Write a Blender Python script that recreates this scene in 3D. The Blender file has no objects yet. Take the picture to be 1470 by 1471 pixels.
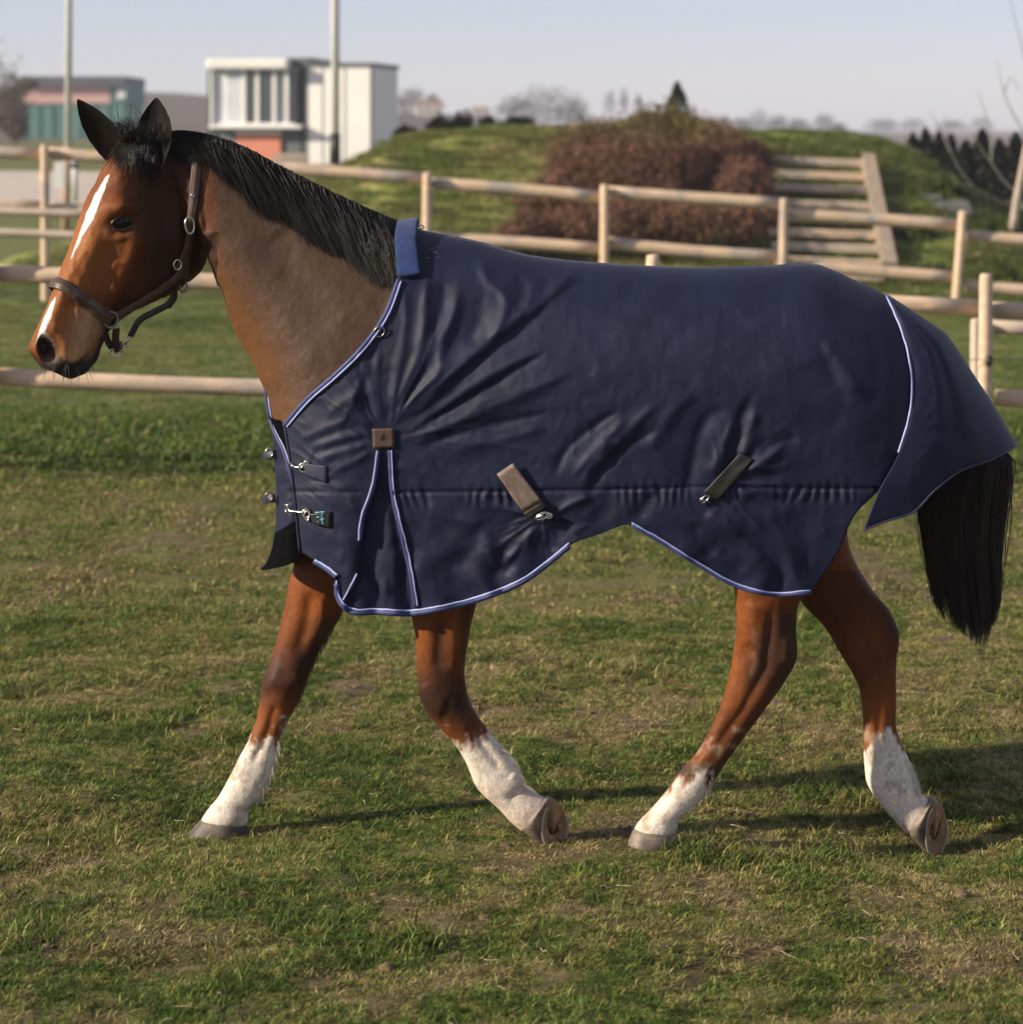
import bpy, math, random
import numpy as np
from mathutils import Vector, Matrix
from mathutils.bvhtree import BVHTree

random.seed(7)
rng = np.random.default_rng(7)
sc = bpy.context.scene
COL = sc.collection

# ------------------------------------------------------------------ camera
F = 3689.0            # focal length in photo pixels
H = 1.93              # eye height
HOR = 185.0           # photo row of the horizon
cam_d = bpy.data.cameras.new("camera")
cam = bpy.data.objects.new("camera", cam_d)
COL.objects.link(cam)
cam.location = (0, 0, H)
cam.rotation_euler = (math.radians(90), 0, 0)
cam_d.sensor_width = 36.0
cam_d.lens = F / 1470.0 * 36.0
cam_d.shift_y = -(735.5 - HOR) / 1470.0
cam_d.clip_start = 0.1
cam_d.clip_end = 9000
cam_d.dof.use_dof = True
cam_d.dof.focus_distance = 6.85
cam_d.dof.aperture_fstop = 4.2
sc.camera = cam

# ------------------------------------------------------------------ light
SUN_EL = math.radians(23)
SUN_AZ = math.radians(17)        # from the left, turned this much towards the camera
sdir = Vector((-math.cos(SUN_AZ) * math.cos(SUN_EL), -math.sin(SUN_AZ) * math.cos(SUN_EL), math.sin(SUN_EL)))
world = bpy.data.worlds.new("World")
sc.world = world
world.use_nodes = True
wn = world.node_tree.nodes
wl = world.node_tree.links
sky = wn.new("ShaderNodeTexSky")
sky.sky_type = 'NISHITA'
sky.sun_disc = False
sky.sun_elevation = SUN_EL
sky.sun_rotation = math.atan2(sdir.x, sdir.y)
sky.altitude = 0
sky.air_density = 0.7
sky.dust_density = 0.15
sky.ozone_density = 2.0
bg = wn["Background"]
tint = wn.new("ShaderNodeMix"); tint.data_type = 'RGBA'; tint.blend_type = 'MULTIPLY'; tint.inputs[0].default_value = 1.0
tint.inputs[7].default_value = (1.08, 0.94, 1.05, 1)      # even white balance of the whole sky
veil = wn.new("ShaderNodeMix"); veil.data_type = 'RGBA'; veil.inputs[0].default_value = 0.42      # thin high haze, the same all over the sky
veil.inputs[7].default_value = (5.9, 5.85, 6.2, 1)
wl.new(sky.outputs[0], tint.inputs[6]); wl.new(tint.outputs[2], veil.inputs[6]); wl.new(veil.outputs[2], bg.inputs[0])
bg.inputs[1].default_value = 0.080
sun_d = bpy.data.lights.new("sun", 'SUN')
sun_d.energy = 5.0
sun_d.angle = math.radians(1.0)
sun_d.color = (1.0, 0.87, 0.68)
sun = bpy.data.objects.new("sun", sun_d)
COL.objects.link(sun)
sun.rotation_euler = sdir.to_track_quat('Z', 'Y').to_euler()
sun.location = (-20, -8, 20)

sc.view_settings.view_transform = 'Standard'
sc.view_settings.look = 'None'
sc.view_settings.exposure = 0.58
sc.view_settings.gamma = 1.0
sc.view_settings.use_curve_mapping = False
sc.render.engine = 'CYCLES'
sc.cycles.use_denoising = True
sc.cycles.adaptive_threshold = 0.02
sc.cycles.max_bounces = 4
sc.cycles.diffuse_bounces = 2
sc.cycles.glossy_bounces = 2
sc.cycles.transmission_bounces = 2
sc.cycles.transparent_max_bounces = 4
sc.cycles.volume_bounces = 0

# ------------------------------------------------------------------ helpers
def P(px, py, Y):
    """world point at depth Y seen at photo pixel px, py"""
    return np.array([(px - 735.0) * Y / F, Y, H - (py - HOR) * Y / F])

def Pn(px, py, Y):
    px = np.asarray(px, float); py = np.asarray(py, float); Y = np.asarray(Y, float) + 0 * px
    return np.stack([(px - 735.0) * Y / F, Y, H - (py - HOR) * Y / F], -1)

def proj(v):
    return 735.0 + F * v[..., 0] / v[..., 1], HOR + F * (H - v[..., 2]) / v[..., 1]

def hash3(i, j, k, seed=0):
    with np.errstate(over='ignore'):
        n = (i.astype(np.int64) * 374761393 + j.astype(np.int64) * 668265263 + k.astype(np.int64) * 2147483647 + seed * 144269504) & 0xffffffff
        n = ((n ^ (n >> 13)) * 1274126177) & 0xffffffff
        n = ((n ^ (n >> 16)) * 2246822519) & 0xffffffff
    return (n & 0xffffff) / float(0xffffff)

def vnoise(p, seed=0):
    """value noise 0..1, p (...,3)"""
    p = np.asarray(p, float)
    i = np.floor(p).astype(np.int64); f = p - i
    f = f * f * (3 - 2 * f)
    out = 0
    for a in (0, 1):
        for b in (0, 1):
            for c in (0, 1):
                w = (f[..., 0] if a else 1 - f[..., 0]) * (f[..., 1] if b else 1 - f[..., 1]) * (f[..., 2] if c else 1 - f[..., 2])
                out = out + w * hash3(i[..., 0] + a, i[..., 1] + b, i[..., 2] + c, seed)
    return out

def fbm(p, octaves=4, seed=0):
    p = np.asarray(p, float)
    s, a, t = 0, 1.0, 0
    for o in range(octaves):
        s = s + a * vnoise(p * 2.0 ** o + 17.3 * o, seed + o)
        t += a; a *= 0.5
    return s / t

def fbm2(x, y, scale, octaves=4, seed=0):
    x, y = np.broadcast_arrays(np.asarray(x, float), np.asarray(y, float))
    return fbm(np.stack([x * scale, y * scale, 0 * x + 0.37], -1), octaves, seed)

def sstep(a, b, x):
    t = np.clip((x - a) / (b - a), 0, 1)
    return t * t * (3 - 2 * t)

def spline(pts, n):
    """Catmull-Rom through pts (k,d), chord-length parameter, n samples"""
    pts = np.asarray(pts, float)
    k = len(pts)
    d = np.maximum(np.linalg.norm(np.diff(pts, axis=0), axis=1), 1e-6)
    t = np.concatenate([[0], np.cumsum(d)])
    s = np.linspace(0, t[-1], n)
    return spline_at(pts, t, s)

def spline_at(pts, t, s):
    pts = np.asarray(pts, float); t = np.asarray(t, float); s = np.asarray(s, float)
    k = len(pts)
    m = np.zeros_like(pts)
    for i in range(k):
        if i == 0: m[i] = (pts[1] - pts[0]) / (t[1] - t[0])
        elif i == k - 1: m[i] = (pts[-1] - pts[-2]) / (t[-1] - t[-2])
        else:
            a = (pts[i] - pts[i - 1]) / (t[i] - t[i - 1]); b = (pts[i + 1] - pts[i]) / (t[i + 1] - t[i])
            h0 = t[i] - t[i - 1]; h1 = t[i + 1] - t[i]
            m[i] = (a * h1 + b * h0) / (h0 + h1)
    i = np.clip(np.searchsorted(t, s, side='right') - 1, 0, k - 2)
    h = (t[i + 1] - t[i]); u = (s - t[i]) / h
    sh = (-1,) + (1,) * (pts.ndim - 1)
    u = u.reshape(sh); h = h.reshape(sh)
    return ((2 * u**3 - 3 * u**2 + 1) * pts[i] + (u**3 - 2 * u**2 + u) * h * m[i]
            + (-2 * u**3 + 3 * u**2) * pts[i + 1] + (u**3 - u**2) * h * m[i + 1])

def interp(x, xs, ys):
    return np.interp(x, xs, ys)

def tag(o, label=None, cat=None, group=None, kind=None):
    if label: o["label"] = label
    if cat: o["category"] = cat
    if group: o["group"] = group
    if kind: o["kind"] = kind
    return o

def empty(name, loc=(0, 0, 0)):
    o = bpy.data.objects.new(name, None)
    o.empty_display_size = 0.2
    COL.objects.link(o)
    o.location = loc
    return o

def link(name, me, mat=None, parent=None):
    o = bpy.data.objects.new(name, me)
    COL.objects.link(o)
    if mat is not None and len(me.materials) == 0:
        me.materials.append(mat)
    if parent is not None:
        o.parent = parent
        o.matrix_parent_inverse = Matrix.Translation(-Vector(parent.location)) if parent.parent is None else Matrix.Identity(4)
    return o

def mk(name, verts, faces, mat=None, parent=None, smooth=True, cols=None):
    me = bpy.data.meshes.new(name)
    verts = np.asarray(verts, float)
    me.from_pydata(verts.tolist(), [], [list(f) for f in faces] if not isinstance(faces, np.ndarray) else faces.tolist())
    if smooth:
        me.polygons.foreach_set("use_smooth", np.ones(len(me.polygons), bool))
    if cols is not None:
        a = me.color_attributes.new("tint", 'FLOAT_COLOR', 'POINT')
        c = np.ones((len(verts), 4), np.float32); c[:, :3] = cols
        a.data.foreach_set("color", c.ravel())
    me.update()
    return link(name, me, mat, parent)

class MB:
    """collects verts and faces"""
    def __init__(s): s.v = []; s.f = []; s.n = 0
    def add(s, v, f):
        v = np.asarray(v, float).reshape(-1, 3)
        s.v.append(v)
        s.f.extend([[i + s.n for i in q] for q in (f.tolist() if isinstance(f, np.ndarray) else f)])
        s.n += len(v)
    def box(s, c, size, R=None, jit=0):
        h = np.asarray(size, float) / 2
        v = np.array([[x, y, z] for x in (-1, 1) for y in (-1, 1) for z in (-1, 1)], float) * h
        if R is not None: v = v @ np.asarray(R, float).T
        s.add(v + np.asarray(c, float), [[0, 1, 3, 2], [4, 6, 7, 5], [0, 4, 5, 1], [2, 3, 7, 6], [0, 2, 6, 4], [1, 5, 7, 3]])
    def tube(s, path, r, n=6, cap=True, ref=None):
        v, f = tube_mesh(path, r, n, cap, ref); s.add(v, f)
    def build(s, name, mat=None, parent=None, smooth=True, cols=None):
        return mk(name, np.concatenate(s.v), s.f, mat, parent, smooth, cols)

def frames(path, ref=None):
    path = np.asarray(path, float)
    t = np.gradient(path, axis=0)
    t /= np.maximum(np.linalg.norm(t, axis=1, keepdims=True), 1e-9)
    if ref is None:
        ref = np.array([0, 1.0, 0]) if abs(t[0] @ np.array([0, 1.0, 0])) < 0.8 else np.array([1.0, 0, 0])
    a = np.cross(t, ref); a /= np.maximum(np.linalg.norm(a, axis=1, keepdims=True), 1e-9)
    b = np.cross(t, a)
    return t, a, b

def tube_mesh(path, r, n=6, cap=True, ref=None):
    path = np.asarray(path, float); k = len(path)
    r = np.broadcast_to(np.asarray(r, float), (k,))
    t, a, b = frames(path, ref)
    th = np.linspace(0, 2 * np.pi, n, endpoint=False)
    v = path[:, None] + r[:, None, None] * (a[:, None] * np.cos(th)[None, :, None] + b[:, None] * np.sin(th)[None, :, None])
    f = [[i * n + j, i * n + (j + 1) % n, (i + 1) * n + (j + 1) % n, (i + 1) * n + j] for i in range(k - 1) for j in range(n)]
    if cap:
        f.append(list(range(n))[::-1]); f.append([(k - 1) * n + j for j in range(n)])
    return v.reshape(-1, 3), f

def ribbon(path, nrm, width, thick, wdir=None):
    """flat strap with rounded-ish section: path (k,3), surface normals (k,3)"""
    path = np.asarray(path, float); nrm = np.asarray(nrm, float)
    k = len(path)
    t = np.gradient(path, axis=0); t /= np.maximum(np.linalg.norm(t, axis=1, keepdims=True), 1e-9)
    s = np.cross(t, nrm) if wdir is None else np.broadcast_to(np.asarray(wdir, float), path.shape)
    s = s / np.maximum(np.linalg.norm(s, axis=1, keepdims=True), 1e-9)
    n2 = np.cross(s, t); n2 *= np.sign(np.sum(n2 * nrm, 1, keepdims=True) + 1e-9)
    width = np.broadcast_to(np.asarray(width, float), (k,))
    sec = [(-.5, 0), (-.5, .7), (-.42, 1), (.42, 1), (.5, .7), (.5, 0)]
    v = np.stack([path + s * (width * a)[:, None] + n2 * (thick * b) for a, b in sec], 1)
    m = len(sec)
    f = [[i * m + j, i * m + (j + 1) % m, (i + 1) * m + (j + 1) % m, (i + 1) * m + j] for i in range(k - 1) for j in range(m)]
    f.append(list(range(m))[::-1]); f.append([(k - 1) * m + j for j in range(m)])
    return v.reshape(-1, 3), f

def strands(paths, r0, r1=0.0003):
    """paths (n,k,3) -> three-sided tapering hairs in one mesh"""
    paths = np.asarray(paths, float); n, k, _ = paths.shape
    t = np.gradient(paths, axis=1); t /= np.maximum(np.linalg.norm(t, axis=2, keepdims=True), 1e-9)
    ref = np.array([0.13, 1.0, 0.09])
    a = np.cross(t, ref); a /= np.maximum(np.linalg.norm(a, axis=2, keepdims=True), 1e-9)
    b = np.cross(t, a)
    u = np.linspace(0, 1, k)
    r = (np.asarray(r0, float).reshape(-1, 1) * (1 - u**1.5) + r1)[:, :, None, None]
    th = np.array([0, 2.094, 4.189])
    v = paths[:, :, None] + r * (a[:, :, None] * np.cos(th)[None, None, :, None] + b[:, :, None] * np.sin(th)[None, None, :, None])
    base = (np.arange(n) * k * 3)[:, None, None] + (np.arange(k - 1) * 3)[None, :, None]
    j = np.arange(3)[None, None, :]; j2 = (np.arange(3) + 1)[None, None, :] % 3
    f = np.stack([base + j, base + j2, base + 3 + j2, base + 3 + j], -1).reshape(-1, 4)
    return v.reshape(-1, 3), f

# ------------------------------------------------------------------ materials
def nodes_of(m):
    m.use_nodes = True
    return m.node_tree.nodes, m.node_tree.links, m.node_tree.nodes["Principled BSDF"]

def mat(name, c1, c2=None, rough=0.7, scale=8.0, detail=6.0, bump=0.0, bscale=None, bdist=0.01, stretch=(1, 1, 1), metal=0.0,
        spec=0.5, sheen=0.0, vcol=False, c3=None, s3=1.5, coat=0.0, coords='Object'):
    m = bpy.data.materials.new(name)
    N, L, bs = nodes_of(m)
    tc = N.new("ShaderNodeTexCoord")
    mp = N.new("ShaderNodeMapping"); mp.inputs["Scale"].default_value = stretch
    L.new(tc.outputs[coords], mp.inputs[0])
    bs.inputs["Roughness"].default_value = rough
    bs.inputs["Metallic"].default_value = metal
    bs.inputs["Specular IOR Level"].default_value = spec
    bs.inputs["Sheen Weight"].default_value = sheen
    bs.inputs["Coat Weight"].default_value = coat
    col = None
    if c2 is not None:
        nz = N.new("ShaderNodeTexNoise"); nz.inputs["Scale"].default_value = scale; nz.inputs["Detail"].default_value = detail
        nz.inputs["Roughness"].default_value = 0.65
        L.new(mp.outputs[0], nz.inputs["Vector"])
        rp = N.new("ShaderNodeValToRGB")
        rp.color_ramp.elements[0].position = 0.32; rp.color_ramp.elements[1].position = 0.68
        rp.color_ramp.elements[0].color = (*c1, 1); rp.color_ramp.elements[1].color = (*c2, 1)
        L.new(nz.outputs[0], rp.inputs[0]); col = rp.outputs[0]
        if c3 is not None:
            n3 = N.new("ShaderNodeTexNoise"); n3.inputs["Scale"].default_value = s3; n3.inputs["Detail"].default_value = 5
            L.new(tc.outputs[coords], n3.inputs["Vector"])
            r3 = N.new("ShaderNodeMapRange"); r3.inputs[1].default_value = 0.48; r3.inputs[2].default_value = 0.62
            L.new(n3.outputs[0], r3.inputs[0])
            mx = N.new("ShaderNodeMix"); mx.data_type = 'RGBA'
            L.new(r3.outputs[0], mx.inputs[0]); L.new(col, mx.inputs[6]); mx.inputs[7].default_value = (*c3, 1)
            col = mx.outputs[2]
    if vcol:
        at = N.new("ShaderNodeAttribute"); at.attribute_name = "tint"
        if col is None: col = at.outputs[0]
        else:
            mx = N.new("ShaderNodeMix"); mx.data_type = 'RGBA'; mx.blend_type = 'MULTIPLY'; mx.inputs[0].default_value = 1
            L.new(at.outputs[0], mx.inputs[6]); L.new(col, mx.inputs[7]); col = mx.outputs[2]
    if col is None: bs.inputs["Base Color"].default_value = (*c1, 1)
    else: L.new(col, bs.inputs["Base Color"])
    if bump:
        nb = N.new("ShaderNodeTexNoise"); nb.inputs["Scale"].default_value = bscale or scale * 4; nb.inputs["Detail"].default_value = 5
        L.new(mp.outputs[0], nb.inputs["Vector"])
        bp = N.new("ShaderNodeBump"); bp.inputs["Strength"].default_value = bump; bp.inputs["Distance"].default_value = bdist
        L.new(nb.outputs[0], bp.inputs["Height"]); L.new(bp.outputs[0], bs.inputs["Normal"])
    return m

M = {}
M['wood'] = mat("fence_timber", (.50, .35, .235), (.68, .51, .36), .8, 22, bump=.5, bscale=60, bdist=.006, stretch=(.16, 1, 1), c3=(.36, .31, .26), s3=2.6)
M['wood_grey'] = mat("weathered_timber", (.42, .335, .26), (.56, .46, .36), .85, 5, bump=.4, bscale=50, bdist=.004)
M['metal'] = mat("nickel", (.62, .59, .52), None, .25, metal=1.0)
M['steel_dark'] = mat("dark_steel", (.25, .24, .23), None, .3, metal=1.0)
M['leather'] = mat("brown_leather", (.055, .028, .018), (.09, .05, .034), .48, 40, bump=.25, bscale=300, bdist=.001)
M['leather_dark'] = mat("dark_leather", (.02, .012, .009), (.035, .022, .016), .5, 40)
M['white_metal'] = mat("white_paint", (.72, .71, .68), (.80, .79, .76), .5, 3)
# ------------------------------------------------------------------ ground
def axis_coords(segs):
    out = []
    for a, b, n in segs: out += list(np.linspace(a, b, n, endpoint=False))
    return np.array(out + [segs[-1][1]])

HOOF = [(-0.824, 7.15, -0.037), (0.105, 6.905, .004), (0.382, 6.877, .012), (1.146, 7.025, -0.062)]   # x, y, ground height under each hoof

def ground_z(x, y):
    x = np.asarray(x, float); y = np.asarray(y, float)
    near = np.exp(-((y - 7) / 9) ** 2)
    z = (fbm2(x, y, 0.55, 3, 3) - .5) * .10 * (0.35 + .65 * near) + (fbm2(x, y, 2.3, 3, 5) - .5) * .05 * near + (fbm2(x, y, 7, 3, 8) - .5) * .045 * near
    w = 0; acc = 0
    for hx, hy, hz in HOOF:
        g = np.exp(-((x - hx) ** 2 + (y - hy) ** 2) / (2 * .30 ** 2))
        acc = acc + g * hz; w = w + g
    ww = np.clip(w, 0, 1)
    z = z * (1 - ww * .8) + acc
    # the paddock falls a little to the right and rises behind the far fence
    z = z - .011 * np.clip(x, -12, 12) * sstep(9, 26, y)
    z = z + sstep(34, 64, y) * 1.05 * sstep(6, -8, x - 0.0 * y) - sstep(40, 90, y) * .4 * sstep(0, 14, x)
    # far fields climb towards the left
    hill = sstep(170, 420, y) * (np.interp(x / np.maximum(y, 1), [-.9, -.2, -.13, -.05, .04, .14, .9], [9, 7.2, 6.4, 3.5, 2.0, .6, .6]))
    return z + hill * 1.0

gx = axis_coords([(-2500, -400, 8), (-400, -60, 16), (-60, -12, 24), (-12, -3.2, 46), (-3.2, 3.2, 170), (3.2, 12, 46), (12, 60, 24), (60, 400, 16), (400, 2500, 8)])
gy = axis_coords([(-300, -20, 8), (-20, 4, 20), (4, 10, 170), (10, 30, 130), (30, 70, 70), (70, 450, 70), (450, 3500, 20)])
GX, GY = np.meshgrid(gx, gy)
GZ = ground_z(GX, GY)
nx, ny = len(gx), len(gy)
ii = (np.arange(ny - 1)[:, None] * nx + np.arange(nx - 1)[None]).ravel()
gf = np.stack([ii, ii + 1, ii + nx + 1, ii + nx], 1)

def soil_patch(x, y):
    """0 grass .. 1 bare soil / dry thatch"""
    a = fbm2(x, y * .75, 1.3, 4, 21); b = fbm2(x, y * .7, 5.5, 3, 31); c = fbm2(x, y, .45, 3, 41)
    return sstep(.47, .64, a * .36 + b * .54 + c * .10 + .02)

mg = bpy.data.materials.new("paddock_ground")
N, L, bs = nodes_of(mg)
geo = N.new("ShaderNodeNewGeometry")
def gnoise(scale, det=6, rough=.65):
    n = N.new("ShaderNodeTexNoise"); n.inputs["Scale"].default_value = scale; n.inputs["Detail"].default_value = det; n.inputs["Roughness"].default_value = rough
    L.new(geo.outputs["Position"], n.inputs["Vector"]); return n.outputs[0]
def gramp(src, stops):
    r = N.new("ShaderNodeValToRGB"); e = r.color_ramp.elements
    while len(e) < len(stops): e.new(.5)
    for k, (p, c) in enumerate(stops): e[k].position = p; e[k].color = (*c, 1)
    L.new(src, r.inputs[0]); return r.outputs[0]
def gmix(f, a, b):
    m_ = N.new("ShaderNodeMix"); m_.data_type = 'RGBA'
    if isinstance(f, float): m_.inputs[0].default_value = f
    else: L.new(f, m_.inputs[0])
    L.new(a, m_.inputs[6]); L.new(b, m_.inputs[7]); return m_.outputs[2]
at = N.new("ShaderNodeAttribute"); at.attribute_name = "tint"
sep = N.new("ShaderNodeSeparateColor"); L.new(at.outputs[0], sep.inputs[0])
green = gramp(gnoise(14), [(.3, (.075, .078, .024)), (.55, (.150, .145, .048)), (.75, (.21, .19, .075))])
soil = gramp(gnoise(18), [(.3, (.070, .050, .028)), (.55, (.150, .112, .062)), (.8, (.25, .19, .11))])
farc = gramp(gnoise(.05, 4), [(.35, (.105, .085, .075)), (.65, (.15, .125, .105))])
lush = gramp(gnoise(6), [(.3, (.095, .115, .034)), (.7, (.19, .20, .070))])
c = gmix(sep.outputs[0], green, soil)
c = gmix(sep.outputs[2], c, lush)
c = gmix(sep.outputs[1], c, farc)
L.new(c, bs.inputs["Base Color"]); bs.inputs["Roughness"].default_value = .95; bs.inputs["Specular IOR Level"].default_value = .15
bp = N.new("ShaderNodeBump"); bp.inputs["Strength"].default_value = .8; bp.inputs["Distance"].default_value = .02
L.new(gnoise(45), bp.inputs["Height"]); L.new(bp.outputs[0], bs.inputs["Normal"])
sp = soil_patch(GX, GY)
far = sstep(120, 190, GY)
lush_v = np.clip(sstep(13.9, 15.4, GY) * (1 - far) * (.55 + .6 * (fbm2(GX, GY, .35, 3, 77))), 0, 1)
gc = np.stack([sp * (1 - .75 * lush_v), far, lush_v], -1).reshape(-1, 3)
ground = mk("ground", np.stack([GX, GY, GZ], -1).reshape(-1, 3), gf, mg, cols=gc)
tag(ground, "grazed paddock ground with worn brown patches", kind="structure")

# ------------------------------------------------------------------ grass, straw and clods (uncountable)
def grass_material(name, ramp, noise_scale):
    m_ = bpy.data.materials.new(name)
    N, L, bs = nodes_of(m_)
    at = N.new("ShaderNodeAttribute"); at.attribute_name = "blade"
    ai = N.new("ShaderNodeAttribute"); ai.attribute_type = 'INSTANCER'; ai.attribute_name = "mixv"
    ge = N.new("ShaderNodeNewGeometry")
    sp_ = N.new("ShaderNodeSeparateColor"); L.new(at.outputs[0], sp_.inputs[0])
    n1 = N.new("ShaderNodeTexNoise"); n1.inputs["Scale"].default_value = noise_scale; n1.inputs["Detail"].default_value = 3; L.new(ge.outputs["Position"], n1.inputs["Vector"])
    # tint index: patch value + blade value + drifting noise
    a = N.new("ShaderNodeMath"); a.operation = 'MULTIPLY_ADD'; a.inputs[1].default_value = 1.5; a.inputs[2].default_value = -.75; n2 = N.new("ShaderNodeTexNoise"); n2.inputs["Scale"].default_value = noise_scale * 4.5; n2.inputs["Detail"].default_value = 2; L.new(ge.outputs["Position"], n2.inputs["Vector"])
    av = N.new("ShaderNodeMath"); av.operation = 'ADD'; L.new(n1.outputs[0], av.inputs[0]); L.new(n2.outputs[0], av.inputs[1])
    a.inputs[1].default_value = 1.5; a.inputs[2].default_value = -1.5; L.new(av.outputs[0], a.inputs[0])
    b = N.new("ShaderNodeMath"); b.operation = 'ADD'; L.new(a.outputs[0], b.inputs[0]); L.new(ai.outputs["Fac"], b.inputs[1])
    c = N.new("ShaderNodeMath"); c.operation = 'ADD'; L.new(b.outputs[0], c.inputs[0]); L.new(sp_.outputs[0], c.inputs[1])
    r = N.new("ShaderNodeValToRGB"); e = r.color_ramp.elements
    for k in range(len(ramp) - 2): e.new(.5)
    for k, (p, cc) in enumerate(ramp): e[k].position = p; e[k].color = (*cc, 1)
    L.new(c.outputs[0], r.inputs[0])
    vm = N.new("ShaderNodeVectorMath"); vm.operation = 'SCALE'; n3 = N.new("ShaderNodeTexNoise"); n3.inputs["Scale"].default_value = 24; n3.inputs["Detail"].default_value = 3; L.new(ge.outputs["Position"], n3.inputs["Vector"])
    m3 = N.new("ShaderNodeMapRange"); m3.inputs[1].default_value = .35; m3.inputs[2].default_value = .65; m3.inputs[3].default_value = .55; m3.inputs[4].default_value = 1.35; L.new(n3.outputs[0], m3.inputs[0])
    mu = N.new("ShaderNodeMath"); mu.operation = "MULTIPLY"; L.new(m3.outputs[0], mu.inputs[0]); L.new(sp_.outputs[1], mu.inputs[1])
    L.new(r.outputs[0], vm.inputs[0]); L.new(mu.outputs[0], vm.inputs["Scale"])
    L.new(vm.outputs[0], bs.inputs["Base Color"])
    bs.inputs["Roughness"].default_value = .65; bs.inputs["Specular IOR Level"].default_value = .25
    tr = N.new("ShaderNodeBsdfTranslucent"); L.new(vm.outputs[0], tr.inputs[0])
    ms = N.new("ShaderNodeMixShader"); ms.inputs[0].default_value = .35
    out = N["Material Output"]; L.new(bs.outputs[0], ms.inputs[1]); L.new(tr.outputs[0], ms.inputs[2]); L.new(ms.outputs[0], out.inputs[0])
    return m_
RAMP = [(0, (.072, .130, .020)), (.25, (.155, .205, .042)), (.45, (.245, .250, .066)), (.7, (.32, .26, .098)), (1, (.46, .36, .19))]
mgr = grass_material("grass_blades", RAMP, 10.0)

def turf(name, nb, lens, spread, w, lean, seed, dead=.25):
    """a patch of many blades in one mesh"""
    g = np.random.default_rng(seed)
    rr = spread * np.sqrt(g.random(nb)); a = g.uniform(0, 6.283, nb)
    root = np.stack([rr * np.cos(a), rr * np.sin(a), np.full(nb, -.006)], 1)
    l = g.uniform(lens[0], lens[1], nb) * np.where(g.random(nb) < .12, 1.7, 1)
    d = g.uniform(0, 6.283, nb); le = g.uniform(.1, 1, nb) ** .7 * lean
    flat = g.random(nb) < dead; le = np.where(flat, le + lean * 2.0, le)
    dr = np.stack([np.cos(d) * le, np.sin(d) * le, np.ones(nb)], 1); dr /= np.linalg.norm(dr, axis=1, keepdims=True)
    d2 = d + g.normal(0, .5, nb)
    sd = np.stack([-np.sin(d2), np.cos(d2), np.zeros(nb)], 1) * (w * g.uniform(.55, 1.3, nb) / 2)[:, None]
    p1 = root + dr * (l * .5)[:, None]
    dr2 = dr + np.stack([np.cos(d), np.sin(d), -.55 * np.ones(nb)], 1) * (g.uniform(.2, 1.0, nb) * np.minimum(lean, 1.2))[:, None]; dr2 /= np.linalg.norm(dr2, axis=1, keepdims=True)
    p2 = p1 + dr2 * (l * .5)[:, None]; p2[:, 2] = np.maximum(p2[:, 2], .002)
    v = np.stack([root - sd, root + sd, p1 - sd * .85, p1 + sd * .85, p2], 1).reshape(-1, 3)
    b = np.arange(nb)[:, None] * 5
    f = [list(q) for q in (b + np.array([[0, 1, 3, 2]])).tolist()] + [list(q) for q in (b + np.array([[2, 3, 4]])).tolist()]
    me = bpy.data.meshes.new(name); me.from_pydata(v.tolist(), [], f); me.materials.append(mgr)
    at_ = me.color_attributes.new("blade", 'FLOAT_COLOR', 'POINT')
    c = np.ones((nb, 5, 4), np.float32); c[..., 0] = (g.normal(0, .13, nb) + np.where(flat, .30, 0) + (g.random(nb) < .06) * .35)[:, None]; c[..., 1] = g.uniform(.6, 1.35, nb)[:, None] * np.array([.75, .75, 1, 1, 1.1])
    at_.data.foreach_set("color", c.ravel())
    return bpy.data.objects.new(name, me)
tcol = bpy.data.collections.new("turf_patches")
for k in range(6): tcol.objects.link(turf("turf_a%d" % k, 520, (.008, .026), .085, .0030, 1.4, 100 + k, .35))
for k in range(4): tcol.objects.link(turf("turf_b%d" % k, 300, (.020, .046), .075, .0034, 1.0, 200 + k, .15))
for k in range(4): tcol.objects.link(turf("turf_d%d" % k, 330, (.010, .030), .085, .0028, 2.2, 400 + k, .85))
for k in range(3): tcol.objects.link(turf("turf_c%d" % k, 130, (.014, .042), .17, .008, 1.3, 300 + k, .25))

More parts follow.
